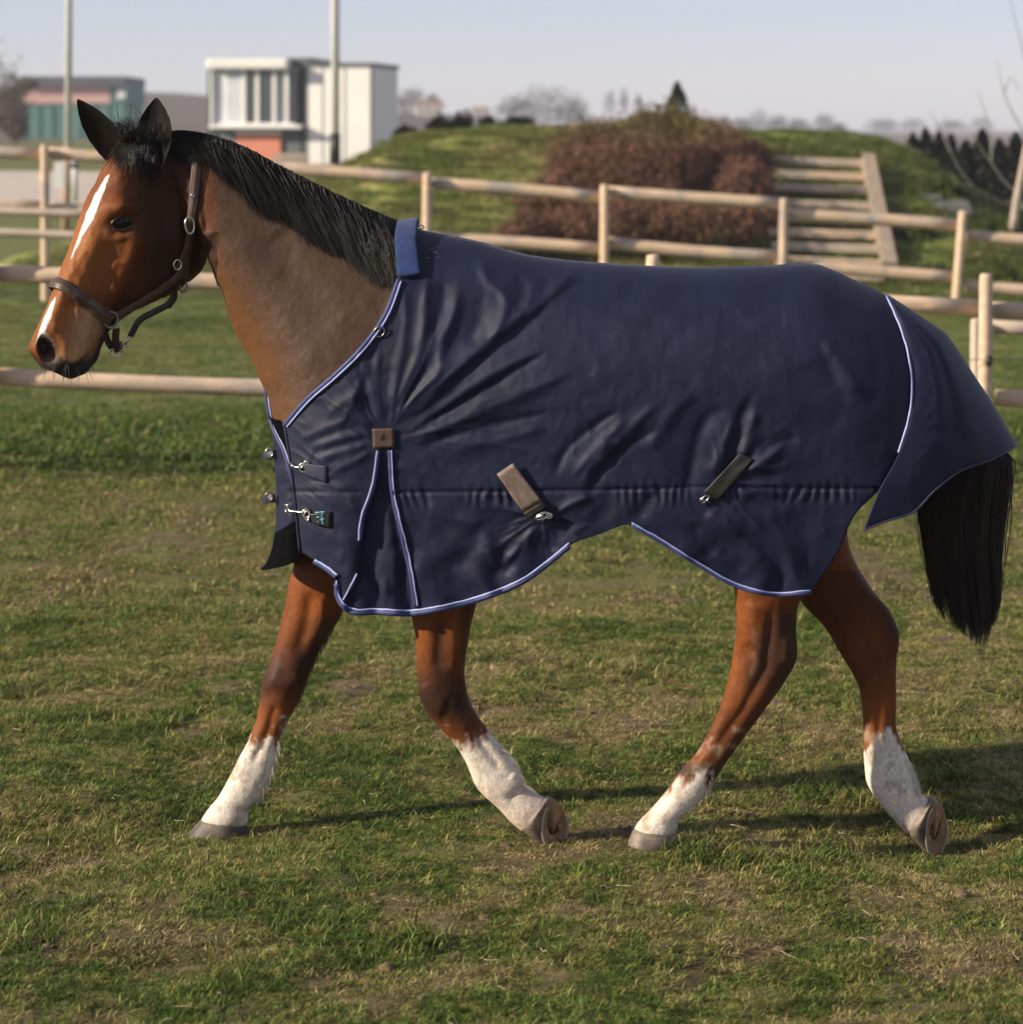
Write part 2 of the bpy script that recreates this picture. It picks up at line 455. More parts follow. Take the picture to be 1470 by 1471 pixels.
def scatter(name, pts, kind, scale, mixv, lum, label):
    me = bpy.data.meshes.new(name)
    me.from_pydata(pts.tolist(), [], [])
    for nm, arr, ty in (("kindv", kind, 'INT'), ("sc", scale, 'FLOAT'), ("rot", rng.uniform(0, 6.283, len(pts)), 'FLOAT'), ("mixv", mixv, 'FLOAT'), ("lum", lum, 'FLOAT')):
        a = me.attributes.new(nm, ty, 'POINT'); a.data.foreach_set("value", np.asarray(arr, np.int32 if ty == 'INT' else np.float32))
    o = link(name, me, None)
    ng = bpy.data.node_groups.new(name + "_nodes", 'GeometryNodeTree')
    ng.interface.new_socket("Geometry", in_out='INPUT', socket_type='NodeSocketGeometry')
    ng.interface.new_socket("Geometry", in_out='OUTPUT', socket_type='NodeSocketGeometry')
    n = ng.nodes; l = ng.links
    gi = n.new("NodeGroupInput"); go = n.new("NodeGroupOutput")
    m2p = n.new("GeometryNodeMeshToPoints"); l.new(gi.outputs[0], m2p.inputs[0])
    ip = n.new("GeometryNodeInstanceOnPoints"); l.new(m2p.outputs[0], ip.inputs["Points"])
    ci = n.new("GeometryNodeCollectionInfo"); ci.inputs[0].default_value = tcol; ci.inputs["Separate Children"].default_value = True
    l.new(ci.outputs[0], ip.inputs["Instance"]); ip.inputs["Pick Instance"].default_value = True
    def attr(nm, ty):
        q = n.new("GeometryNodeInputNamedAttribute"); q.data_type = ty; q.inputs[0].default_value = nm; return q.outputs[0]
    l.new(attr("kindv", 'INT'), ip.inputs["Instance Index"])
    cx = n.new("ShaderNodeCombineXYZ"); l.new(attr("rot", 'FLOAT'), cx.inputs[2]); l.new(cx.outputs[0], ip.inputs["Rotation"])
    l.new(attr("sc", 'FLOAT'), ip.inputs["Scale"])
    l.new(ip.outputs[0], go.inputs[0])
    md = o.modifiers.new("scatter", 'NODES'); md.node_group = ng
    tag(o, label, kind="stuff")
    return o

def sample_box(n, x0, x1, y0, y1):
    return rng.uniform(x0, x1, n), rng.uniform(y0, y1, n)

def hoof_clear(x, y):
    k = np.ones(len(x), bool)
    for i, (hx, hy, hz) in enumerate(HOOF):
        k &= ((x - hx) / .085) ** 2 + ((y - hy) / .07) ** 2 > 1
    return k

# close turf
x, y = sample_box(16500, -3.4, 3.4, 4.3, 10.4)
s = soil_patch(x, y)
k = (np.abs(x) < .30 * y + .9) & hoof_clear(x, y)
x, y, s = x[k], y[k], s[k]
thatch = rng.random(len(x)) < s * .78
z = ground_z(x, y)
tall = (fbm2(x, y, 2.3, 3, 55) > .58) & (rng.random(len(x)) < .45) & (s < .5)
kd = np.where(tall, rng.integers(6, 10, len(x)), rng.integers(0, 6, len(x)))
kd = np.where(thatch, rng.integers(13, 17, len(x)), kd)
keep = ~thatch | (rng.random(len(x)) < .72)
mixv = np.clip(.17 + .36 * s + .9 * (fbm2(x, y, .9, 3, 61) - .45) + rng.normal(0, .07, len(x)), 0, 1)
mixv = np.where(thatch, np.clip(mixv + .12, .25, .8), mixv)
x, y, z, kd, mixv = x[keep], y[keep], z[keep], kd[keep], mixv[keep]
scatter("grass", np.stack([x, y, z], -1), kd, rng.uniform(.6, 1.35, len(x)), mixv, np.ones(len(x)), "short patchy turf around the horse's hooves")
# farther turf
x, y = sample_box(27000, -8.5, 8.5, 10, 29)
k = (np.abs(x) < .24 * y + 1.6) & (rng.random(len(x)) < np.clip(14 / y, .35, 1))
x, y = x[k], y[k]
z = ground_z(x, y)
s = soil_patch(x, y)
lushp = fbm2(x, y, .35, 3, 77)
kd = rng.integers(10, 13, len(x))
mixv = np.clip(np.interp(y, [10, 14.2, 15.4, 20], [.26, .24, .08, .13]) + .30 * s * np.interp(y, [14, 16], [1, .3]) + .55 * (fbm2(x, y, .9, 3, 62) - .45) + rng.normal(0, .10, len(x)), 0, 1)
strip = np.exp(-((y - 15.7) / 1.35) ** 2)
scatter("grass", np.stack([x, y, z], -1), kd, rng.uniform(.45, 1.0, len(x)) * (1 + 2.0 * strip), mixv * (1 - .3 * strip), rng.uniform(.6, 1.3, len(x)), "longer green grass along the fence lines")

# bits of straw and clods of soil
mb = MB()
for i in range(300):
    x_, y_ = rng.uniform(-2.6, 2.6), rng.uniform(5.2, 9.5)
    a = rng.uniform(0, 6.28); l_ = rng.uniform(.015, .05) if i > 14 else rng.uniform(.08, .15)
    t_ = np.linspace(-.5, .5, 4)[:, None]
    p = np.array([x_, y_, 0]) + t_ * l_ * np.array([math.cos(a), math.sin(a), 0]) + np.array([0, 0, 1]) * rng.uniform(.0, .006, (4, 1)) + rng.normal(0, .0012, (4, 3))
    p[:, 2] += ground_z(p[:, 0], p[:, 1]) + .014
    mb.tube(p, rng.uniform(.0007, .0013), 3)
o = mb.build("straw", mat("dry_straw", (.30, .23, .13), (.42, .33, .21), .7, 9)); tag(o, "stray stalks of dry straw lying on the turf", kind="stuff")
mb = MB()
ico = None
import bmesh
bm = bmesh.new(); bmesh.ops.create_icosphere(bm, subdivisions=2, radius=1.0)
icv = np.array([v.co[:] for v in bm.verts]); icf = [[v.index for v in f.verts] for f in bm.faces]; bm.free()
for i in range(1100):
    x_, y_ = rng.uniform(-2.6, 2.6), rng.uniform(5.0, 9.8)
    if soil_patch(np.array([x_]), np.array([y_]))[0] < .35 and i > 60: continue
    r_ = rng.uniform(.004, .012) if rng.random() < .94 else rng.uniform(.014, .022)
    q = icv * r_ * np.array([1, rng.uniform(.7, 1.1), rng.uniform(.35, .65)])
    q = q * (0.15 + 1.7 * fbm(icv * 2.8 + i * 3.1, 3, 9))[:, None]
    a = rng.uniform(0, 6.28); R = np.array([[math.cos(a), -math.sin(a), 0], [math.sin(a), math.cos(a), 0], [0, 0, 1]])
    mb.add(q @ R.T + np.array([x_, y_, ground_z(np.array([x_]), np.array([y_]))[0] + r_ * .05]), icf)
o = mb.build("soil_clods", mat("clod_soil", (.075, .048, .026), (.170, .115, .062), .95, 30, bump=.5, bscale=120, bdist=.004)); tag(o, "crumbled clods of brown soil among the turf", kind="stuff")
# ------------------------------------------------------------------ horse: layout
def YC(px): return 7.0 - (np.asarray(px, float) - 735) * .00011
PXM = F / 7.0                                 # pixels per metre at the horse
PSI = math.radians(30)                        # the head is turned this much towards the camera
HO = P(200, 190, 7.04)
HF = np.array([-math.cos(PSI), -math.sin(PSI), 0.0])
HL = np.array([math.sin(PSI), -math.cos(PSI), 0.0])     # near (left) side of the head
def Hd(px, py, w=0.0):
    """point of the head's middle plane seen at px, py, moved sideways by w"""
    k = px - 735.0
    a = (F * HO[0] - k * HO[1]) / (F * -HF[0] + k * HF[1])
    q = HO + a * HF
    return np.array([q[0], q[1], H - (py - HOR) * q[1] / F]) + w * HL

def ring_loft(secs, lat, n=40, sub=10, ex=2.2):
    """secs: list of (D point, V point, W, k, depth centre shift); lat: lateral unit vector(s)"""
    D = np.array([s[0] for s in secs]); V = np.array([s[1] for s in secs])
    par = np.array([[s[2], s[3], s[4] if s[4] else ex] for s in secs])
    C = (D + V) / 2
    d = np.linalg.norm(np.diff(C, axis=0), axis=1); t = np.concatenate([[0], np.cumsum(np.maximum(d, 1e-3))])
    ss = np.concatenate([np.linspace(t[i], t[i + 1], sub, endpoint=False) for i in range(len(t) - 1)] + [[t[-1]]])
    D = spline_at(D, t, ss); V = spline_at(V, t, ss); par = spline_at(par, t, ss)
    th = np.linspace(0, 2 * np.pi, n, endpoint=False)
    pe = 2 / par[:, 2:3]
    c = np.sign(np.cos(th))[None] * np.abs(np.cos(th))[None] ** pe; s = np.sign(np.sin(th))[None] * np.abs(np.sin(th))[None] ** pe
    C = (D + V) / 2; h = (D - V) / 2
    wid = s * par[:, :1] * (1 - par[:, 1:2] * c)
    v = C[:, None] + h[:, None] * c[..., None] + wid[..., None] * np.asarray(lat)[None, None]
    k = len(v)
    f = [[i * n + j, i * n + (j + 1) % n, (i + 1) * n + (j + 1) % n, (i + 1) * n + j] for i in range(k - 1) for j in range(n)]
    v = v.reshape(-1, 3); nv = len(v)
    v = np.concatenate([v, C[:1], C[-1:]])
    f += [[nv, (j + 1) % n, j] for j in range(n)] + [[nv + 1, (k - 1) * n + j, (k - 1) * n + (j + 1) % n] for j in range(n)]
    return v, f

LAT = np.array([0, -1.0, 0])
body = MB()
# trunk
for_tr = [(432, 622, 765, .08), (470, 525, 805, .185), (540, 402, 826, .222), (640, 352, 815, .245), (760, 376, 772, .262), (900, 391, 732, .275),
          (1020, 395, 730, .275), (1130, 395, 745, .27), (1205, 415, 715, .25), (1270, 455, 660, .2), (1315, 510, 650, .12)]
secs = [(P(x, a, YC(x)), P(x, b, YC(x)), w, 0.12, 0) for x, a, b, w in for_tr]
body.add(*ring_loft(secs, LAT, 56, 10, 2.3))
# neck
for_nk = [(226, 193, 280, 320, .046, .05), (266, 193, 304, 383, .060, .12), (325, 205, 330, 464, .078, .22), (410, 243, 364, 527, .100, .30), (492, 285, 390, 592, .140, .30), (578, 324, 405, 680, .190, .25),
          (660, 350, 440, 740, .215, .15)]
secs = [(P(a, b, 7.04), P(c, d, 7.035), w, k, 0) for a, b, c, d, w, k in for_nk]
body.add(*ring_loft(secs, LAT, 56, 10, 2.15))
# head
for_hd = [(226, 196, 296, 346, .078, .070), (194, 198, 290, 382, .092, .078), (161, 229, 262, 409, .103, .077), (139, 272, 234, 426, .105, .075),
          (120, 316, 203, 440, .088, .067), (102, 360, 177, 455, .068, .056), (85, 401, 158, 471, .056, .046), (67, 443, 145, 494, .053, .044),
          (52, 479, 137, 517, .058, .046), (45, 505, 121, 536, .053, .042), (60, 527, 101, 544, .036, .032)]
hex_ = [2.3, 2.6, 2.9, 3.1, 3.1, 2.9, 2.7, 2.6, 2.5, 2.3, 2.2]
secs = [(Hd(a, b), Hd(c, d), (wu + wl) / 2, (wl - wu) / (wu + wl), hex_[i]) for i, (a, b, c, d, wu, wl) in enumerate(for_hd)]
body.add(*ring_loft(secs, HL, 56, 10, 2.35))
# ears: cupped shells
def ear(base, tip, face, wmax, curl):
    base = np.asarray(base, float); tip = np.asarray(tip, float)
    ax = tip - base; ln = np.linalg.norm(ax); ax /= ln
    face = np.asarray(face, float); face = face - ax * (face @ ax); face /= np.linalg.norm(face)
    sd = np.cross(ax, face)
    kk, nn = 40, 24
    rings = []
    for i in range(kk):
        t = i / (kk - 1)
        w = wmax * np.interp(t, [0, .12, .3, .5, .7, .85, .95, 1], [.62, .80, .98, 1.0, .80, .50, .22, .05])
        ang = np.linspace(-1, 1, nn) * curl * np.interp(t, [0, .35, 1], [1.45, 1.0, .7])
        rad = w / max(math.sin(min(abs(ang[-1]), 1.5)), .4)
        cen = base + ax * ln * t - face * .010 * math.sin(t * 3.1)
        outer = [cen + sd * rad * math.sin(a) + face * (rad * (1 - math.cos(a)) - .006) for a in ang]
        th_ = .0030 * (1 - .35 * t)
        inner = [cen + sd * (rad - th_ * 1.0) * math.sin(a) + face * (rad * (1 - math.cos(a)) - .006 + 2 * th_) for a in ang[::-1]]
        rings.append(outer + inner)
    v = np.array(rings); m = v.shape[1]
    f = [[i * m + j, i * m + (j + 1) % m, (i + 1) * m + (j + 1) % m, (i + 1) * m + j] for i in range(kk - 1) for j in range(m)]
    f.append(list(range(m))[::-1]); f.append([(kk - 1) * m + j for j in range(m)])
    return v.reshape(-1, 3), f
EARS = [ear(Hd(209, 242, .062), Hd(212, 141, .060), np.array([-.30, -.94, .10]), .056, .85), ear(Hd(194, 232, -.056), Hd(124, 144, -.072), np.array([-.30, -.85, -.40]), .050, .9)]
# legs: (edge A px, edge B px, half depth, depth shift from the middle)
LEGS = {
 'near_fore': [(560, 700, 715, 700, .085, -.145), (578, 790, 712, 780, .080, -.145), (588, 872, 686, 862, .066, -.14), (597, 915, 674, 915, .057, -.135), (599, 960, 668, 962, .050, -.13),
   (603, 988, 671, 990, .049, -.125), (611, 1016, 677, 1012, .046, -.12), (628, 1040, 689, 1032, .038, -.115), (650, 1066, 706, 1054, .033, -.11), (666, 1090, 728, 1078, .033, -.105), (677, 1114, 745, 1100, .037, -.10),
   (690, 1138, 754, 1122, .040, -.098), (712, 1158, 762, 1134, .037, -.095), (734, 1180, 775, 1142, .040, -.092), (752, 1196, 786, 1146, .040, -.09)],
 'far_fore': [(455, 700, 590, 720, .085, .13), (432, 780, 545, 800, .078, .13), (417, 830, 508, 846, .070, .125), (407, 880, 489, 888, .058, .12), (391, 940, 466, 922, .050, .115),
   (379, 972, 448, 960, .050, .11), (373, 1006, 430, 1008, .043, .11), (367, 1036, 415, 1034, .034, .105), (356, 1064, 405, 1058, .033, .10), (338, 1098, 398, 1092, .034, .10), (324, 1126, 388, 1120, .038, .10),
   (312, 1146, 375, 1146, .038, .10), (300, 1160, 358, 1162, .038, .10), (290, 1174, 356, 1180, .042, .10), (287, 1180, 354, 1186, .041, .10)],
 'near_hind': [(1040, 640, 1230, 640, .10, -.13), (1035, 730, 1220, 720, .098, -.13), (1048, 800, 1185, 800, .086, -.125), (1056, 850, 1150, 860, .064, -.12), (1057, 912, 1144, 906, .050, -.115),
   (1050, 956, 1145, 946, .047, -.11), (1040, 1000, 1127, 980, .045, -.108), (1021, 1046, 1094, 1026, .036, -.105), (999, 1084, 1063, 1068, .034, -.10), (974, 1112, 1036, 1106, .037, -.10), (956, 1138, 1020, 1132, .039, -.10),
   (938, 1160, 996, 1160, .038, -.10), (921, 1176, 977, 1178, .038, -.10), (911, 1191, 973, 1194, .042, -.10), (909, 1197, 973, 1199, .040, -.10)],
 'far_hind': [(1110, 620, 1270, 620, .10, .13), (1120, 710, 1226, 710, .096, .13), (1132, 800, 1219, 778, .082, .125), (1152, 866, 1250, 842, .064, .12), (1185, 902, 1282, 882, .054, .115), (1210, 944, 1291, 912, .047, .11),
   (1230, 978, 1288, 950, .043, .108), (1238, 1014, 1288, 1004, .036, .105), (1240, 1062, 1289, 1048, .033, .10), (1242, 1100, 1304, 1084, .036, .10), (1247, 1128, 1315, 1118, .040, .10),
   (1262, 1152, 1320, 1140, .037, .095), (1284, 1178, 1330, 1144, .040, .092), (1304, 1200, 1338, 1148, .041, .09)],
}
for nm, rows in LEGS.items():
    secs = []
    for ax_, ay_, bx_, by_, w, dy in rows:
        Y = YC((ax_ + bx_) / 2) + dy
        secs.append((P(ax_, ay_, Y), P(bx_, by_, Y), w, 0.0, 0))
    body.add(*ring_loft(secs, LAT, 36, 8, 2.2))

tmp = body.build("horse_tmp")
md = tmp.modifiers.new("r", 'REMESH'); md.mode = 'VOXEL'; md.voxel_size = .0062
sm = tmp.modifiers.new("s", 'SMOOTH'); sm.factor = .5; sm.iterations = 9
dg = bpy.context.evaluated_depsgraph_get()
bme = bpy.data.meshes.new_from_object(tmp.evaluated_get(dg))
bpy.data.objects.remove(tmp)
n = len(bme.vertices)
bv = np.empty(n * 3); bme.vertices.foreach_get("co", bv); bv = bv.reshape(-1, 3)
def vnorm(me):
    q = np.empty(len(me.vertices) * 3); me.vertex_normals.foreach_get("vector", q); return q.reshape(-1, 3)
bn = vnorm(bme)

# ------------------------------------------------------------------ blanket shape (needed to keep the body under it)
TOPX = [(330, 205), (400, 240), (470, 275), (540, 306), (580, 322), (605, 330), (680, 345), (760, 366), (830, 375), (900, 380), (1000, 384), (1100, 382), (1185, 383), (1212, 395), (1275, 425), (1320, 455), (1360, 482)]
_tt = spline(TOPX, 400)
def Ttop(px): return np.interp(px, _tt[:, 0], _tt[:, 1])
def Wmax(px):
    px = np.asarray(px, float)
    w = np.interp(px, [520, 640, 760, 900, 1020, 1130, 1200], [.252, .268, .282, .297, .300, .297, .288])
    w = np.where(px < 520, .252 * np.sqrt(np.clip(1 - ((520 - px) / 136) ** 2, .02, 1)), w)
    w = np.where(px > 1200, .288 * np.sqrt(np.clip(1 - ((px - 1200) / 185) ** 2, .03, 1)), w)
    return w
def Wb(px, py):
    px = np.asarray(px, float); py = np.asarray(py, float)
    T = Ttop(px); span = np.interp(px, [400, 520, 640, 800, 1000, 1200, 1300], [250, 235, 225, 205, 200, 200, 190])
    q = np.clip((py - T) / span, 0, 3)
    e = np.interp(px, [520, 640, 760, 1100], [1.75, 1.8, 2.05, 2.2])
    g = np.where(q < 1, (1 - np.clip(1 - q, 0, 1) ** e) ** (1 / e), 1 - .05 * (q - 1) ** 2)
    return Wmax(px) * g

HEM = [(431, 792), (462, 812), (483, 831), (486, 858), (497, 874), (545, 879), (592, 881), (640, 873), (690, 860), (755, 833), (795, 803), (820, 783), (860, 768), (908, 754), (940, 772), (1010, 815), (1060, 842), (1110, 854), (1165, 851)]
FRONT = [(580, 322), (576, 360), (573, 402), (555, 450), (520, 500), (480, 540), (440, 575), (409, 611), (416, 655), (423, 710), (428, 760), (431, 792)]
REAR = [(1275, 425), (1298, 480), (1311, 540), (1307, 600), (1292, 650), (1266, 700), (1230, 738), (1200, 800), (1165, 851)]
TOPB = [(float(a), float(Ttop(a))) for a in np.linspace(580, 1275, 28)]
def pip(px, py, poly):
    ins = np.zeros(px.shape, bool); k = len(poly)
    for i in range(k):
        x1, y1 = poly[i]; x2, y2 = poly[(i + 1) % k]
        if y1 == y2: continue
        c = ((y1 > py) != (y2 > py)) & (px < (x2 - x1) * (py - y1) / (y2 - y1) + x1)
        ins ^= c
    return ins
POLY = TOPB + REAR[1:] + HEM[::-1][1:] + FRONT[::-1][1:-1]
px_, py_ = proj(bv)
yc_ = YC(px_)
ins = pip(px_, py_, POLY)
lim = np.maximum(Wb(px_, py_) - .016, .01)
dy_ = bv[:, 1] - yc_
chest = pip(px_, py_, [(372, 600), (404, 606), (412, 616), (440, 792), (372, 800)]) & (dy_ < 0)
lim = np.where(chest & ~ins, .028, lim); ins = ins | chest
over = ins & (np.abs(dy_) > lim)
bv[over, 1] = (yc_ + np.sign(dy_) * lim)[over]

# ------------------------------------------------------------------ horse: sculpting
def seg_dist(x, y, pts):
    d = np.full(x.shape, 1e9); tt = np.zeros(x.shape)
    pts = np.asarray(pts, float)
    ln = np.concatenate([[0], np.cumsum(np.linalg.norm(np.diff(pts, axis=0), axis=1))])
    for i in range(len(pts) - 1):
        a, b = pts[i], pts[i + 1]; e = b - a; L2 = e @ e
        t = np.clip(((x - a[0]) * e[0] + (y - a[1]) * e[1]) / L2, 0, 1)
        dd = np.hypot(x - a[0] - t * e[0], y - a[1] - t * e[1])
        k = dd < d
        d = np.where(k, dd, d); tt = np.where(k, (ln[i] + t * (ln[i + 1] - ln[i])) / ln[-1], tt)
    return d, tt

rel = bv - HO
ha = rel @ HF; hw = rel @ HL
mid = HO + ha[:, None] * HF; mid[:, 2] = bv[:, 2]
hx, hy = proj(mid)
is_head = (px_ < 312) & (py_ > 225) & (py_ < 560) & (hx < 300)
is_head &= ~((hx > 262) & (hy < 330))
side = sstep(.012, .035, np.abs(hw))
def bump(cx, cy, sx, sy, amp, rot=0):
    c, s = math.cos(rot), math.sin(rot)
    u = (hx - cx) * c + (hy - cy) * s; w = -(hx - cx) * s + (hy - cy) * c
    return amp * np.exp(-.5 * ((u / sx) ** 2 + (w / sy) ** 2))
d = np.zeros(n)
d += bump(150, 296, 15, 10, .015) + bump(157, 321, 15, 8, -.010, -.3) + bump(163, 338, 14, 4, .0035, -.3)
d += bump(186, 276, 13, 18, -.009) + bump(216, 362, 34, 42, .007)
dd, tt = seg_dist(hx, hy, [(176, 346), (166, 380), (152, 418)]); d += .0085 * np.exp(-.5 * (dd / 7) ** 2) * (1 - .4 * tt)
dd, tt = seg_dist(hx, hy, [(140, 352), (128, 392), (118, 430)]); d += -.006 * np.exp(-.5 * (dd / 9) ** 2)
dd, tt = seg_dist(hx, hy, [(192, 372), (182, 412), (160, 446)]); d += -.007 * np.exp(-.5 * (dd / 9) ** 2)
dd, tt = seg_dist(hx, hy, [(240, 300), (236, 360), (218, 408)]); d += .004 * np.exp(-.5 * (dd / 10) ** 2)
dd, tt = seg_dist(hx, hy, [(120, 455), (112, 490), (100, 512)]); d += .004 * np.exp(-.5 * (dd / 8) ** 2)
dd, tt = seg_dist(hx, hy, [(95, 420), (84, 460), (76, 480)]); d += -.004 * np.exp(-.5 * (dd / 7) ** 2)
d += bump(66, 499, 17, 22, .010, -.25) + bump(63, 500, 8, 13, -.048, -.25)
dd, tt = seg_dist(hx, hy, [(128, 490), (116, 514), (96, 530), (70, 537), (58, 536)]); d += -.008 * np.exp(-.5 * (dd / 3.2) ** 2) * sstep(.05, .35, tt)
d += bump(112, 532, 9, 7, .005)
d = np.where(is_head, 1.6 * d * side, 0)
bv += (np.sign(hw) * d)[:, None] * HL
# veins and muscle relief on the neck and legs
def relief(pts, sig, amp, mask):
    dd, tt = seg_dist(px_, py_, pts)
    return np.where(mask, amp * np.exp(-.5 * (dd / sig) ** 2) * sstep(0, .12, tt) * sstep(1, .88, tt), 0)
nk = (px_ > 285) & (py_ < 640) & (px_ < 600) & ~is_head
lg = py_ > 820
dn = relief([(305, 400), (345, 470), (385, 540), (405, 590)], 10, -.008, nk)
dn += relief([(330, 330), (380, 420), (430, 500), (455, 545)], 16, .006, nk) + relief([(390, 330), (430, 400), (480, 470)], 16, -.005, nk)
nf = lg & (px_ > 570) & (px_ < 820); ff = lg & (px_ < 520); nh = lg & (px_ > 890) & (px_ < 1147) & (py_ > 860); fh = lg & (px_ > 1150)
dn += relief([(628, 868), (632, 920), (628, 965)], 6, -.007, nf) + relief([(655, 870), (655, 920), (650, 970)], 6, .006, nf) + relief([(672, 1040), (705, 1085), (722, 1108)], 4, -.006, nf)
dn += relief([(600, 985), (618, 1012), (640, 1018)], 9, .006, nf) + relief([(735, 1112), (748, 1125)], 6, .006, nf) + relief([(730, 1150), (757, 1128)], 4, -.005, nf)
dn += relief([(446, 850), (440, 900), (425, 940)], 7, -.007, ff) + relief([(465, 850), (462, 890), (445, 930)], 7, .006, ff) + relief([(396, 1010), (385, 1050), (362, 1100)], 4, -.006, ff) + relief([(385, 975), (410, 985), (435, 970)], 8, .006, ff)
dn += relief([(1110, 870), (1105, 920), (1100, 960), (1068, 1020), (1020, 1085)], 5, -.007, nh) + relief([(1080, 865), (1078, 930)], 9, .005, nh) + relief([(1132, 915), (1128, 955)], 6, .006, nh) + relief([(1035, 1060), (1000, 1105)], 5, .004, nh)
dn += relief([(1262, 1000), (1264, 1060), (1275, 1090)], 4.5, -.007, fh) + relief([(1225, 885), (1250, 930), (1262, 980)], 7, -.006, fh) + relief([(1282, 900), (1284, 940)], 6, .005, fh)
dn += (fbm(bv * 28, 3, 4) - .5) * .004 * np.where(lg | nk, 1, .4)
dn += np.where(is_head, .0045 * ((1 - np.abs(2 * fbm(bv * np.array([26, 26, 15]), 3, 24) - 1)) ** 3 - .4), 0)
bv += dn[:, None] * bn
pol = [tuple(p.vertices) for p in bme.polygons]
is_ear = np.zeros(len(bv), int)
for ev, ef in EARS:
    o_ = len(bv); pol += [tuple(i + o_ for i in q) for q in ef]
    kk_ = np.arange(len(ev)) % 48
    bv = np.concatenate([bv, ev]); is_ear = np.concatenate([is_ear, np.where((kk_ >= 24), 2, 1)])
bme = bpy.data.meshes.new("body"); bme.from_pydata(bv.tolist(), [], pol); bme.update()
n = len(bv)
bme.polygons.foreach_set("use_smooth", np.ones(len(bme.polygons), bool))
bn = vnorm(bme)

# ------------------------------------------------------------------ horse: coat colours
px_, py_ = proj(bv)
rel = bv - HO
ha = rel @ HF; hw = rel @ HL
mid = HO + ha[:, None] * HF; mid[:, 2] = bv[:, 2]
hx, hy = proj(mid)
lg = (py_ > 820) & (is_ear == 0)
nf = lg & (px_ > 570) & (px_ < 820); ff = lg & (px_ < 520); nh = lg & (px_ > 890) & (px_ < 1147) & (py_ > 860); fh = lg & (px_ > 1150)
is_head = (px_ < 312) & (py_ > 215) & (py_ < 560) & (hx < 300) & ~((hx > 262) & (hy < 330)) & (is_ear == 0)
nz = fbm(bv * np.array([34, 34, 22]), 4, 11); nz2 = fbm(bv * 9, 3, 12); nf1 = fbm(bv * np.array([160, 160, 60]), 3, 13)
col = np.tile(np.array([.178, .054, .0145]), (n, 1)) * (0.42 + 1.1 * nz2)[:, None]
def blend(mask, c):
    global col
    m_ = np.clip(mask, 0, 1)[:, None]
    col = col * (1 - m_) + np.asarray(c, float) * m_
# neck: duller clipped brown, warmer below
m = sstep(265, 330, px_) * sstep(700, 600, py_) * (py_ < 760)
blend(m * .92, [.062, .042, .030])
dd, tt = seg_dist(px_, py_, [(300, 400), (345, 490), (390, 575), (420, 620)])
blend(m * .75 * np.exp(-.5 * (dd / 32) ** 2), [.135, .056, .019])
blend(m * .4 * sstep(.5, .7, nz2), [.048, .030, .02])
# dark crest, ears, forelock root
dd, tt = seg_dist(px_, py_, [(262, 192), (330, 205), (400, 240), (470, 275), (575, 320)])
blend((px_ > 255) * np.exp(-.5 * (dd / 20) ** 2) * (py_ < 420), [.02, .014, .011])
blend((is_ear > 0) * .85, [.034, .015, .009])
blend((is_ear > 0) * sstep(205, 165, py_), [.012, .009, .008])
blend((is_ear == 2) * .9, [.009, .007, .006])  # inner face: black hair, and the shade inside the cup painted in
blend((is_ear == 0) * ((py_ < 245) & (px_ < 262)) * sstep(236, 205, py_ + 10 * (nz2 if False else 0)) * .9, [.022, .014, .010])
# head
hm = is_head
dd, tt = seg_dist(hx, hy, [(128, 330), (112, 370), (98, 410), (85, 450)])
blend(hm * .6 * np.exp(-.5 * (dd / 24) ** 2), [.30, .115, .036])  # sunlit front of the face, painted as a brighter orange coat
blend(hm * .65 * np.exp(-.5 * (((hx - 157) / 17) ** 2 + ((hy - 319) / 11) ** 2)), [.030, .016, .011])
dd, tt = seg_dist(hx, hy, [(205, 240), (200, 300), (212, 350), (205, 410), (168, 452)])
blend(hm * .88 * np.exp(-.5 * (dd / 32) ** 2), [.026, .011, .006])  # dark brown cheek, deepened to paint its shade into the coat
blend(hm * .75 * sstep(180, 225, hx) * sstep(440, 400, hy), [.026, .012, .007])  # painted shade carried over the rear half of the head
dd, tt = seg_dist(hx, hy, [(120, 452), (112, 485), (98, 512)])
blend(hm * (hy > 440) * .9 * np.exp(-.5 * (dd / 15) ** 2), [.40, .235, .12])
blend(hm * .55 * np.exp(-.5 * (((hx - 60) / 16) ** 2 + ((hy - 455) / 22) ** 2)), [.27, .10, .03])
mz = sstep(0, 14, (hy - 508) + .45 * (60 - hx) * (hx < 60) + (nz - .5) * 26)
blend(hm * mz * (hx < 150), [.026, .021, .019])
dd, tt = seg_dist(hx, hy, [(133, 488), (120, 514), (98, 531), (68, 538)])
lower = hm & (hy > 470) & (hx < 175) & ((hx - 133) * (531 - 488) - (hy - 488) * (98 - 133) > 0)
blend(lower * 1.0 * sstep(-2, 8, dd * 1.0), [.024, .019, .017])
front = (bn @ HF > .02)
yv = hy
bw = np.interp(yv, [424, 436, 455, 480, 500], [0, .007, .011, .009, 0]); bc = np.interp(yv, [420, 500], [.018, .024])
blend(hm * front * (yv > 420) * (yv < 500) * (bw > .0006) * sstep(.002, -.003, np.abs(hw - bc) - bw + (nz - .5) * .010), [.82, .76, .70])
blend(hm * np.exp(-.5 * (((hx - 64) / 12) ** 2 + ((hy - 501) / 19) ** 2) ** 2) * .95, [.022, .017, .016])
blend(hm * .5 * np.exp(-.5 * (((hx - 66) / 5) ** 2 + ((hy - 519) / 6) ** 2)), [.16, .13, .12])
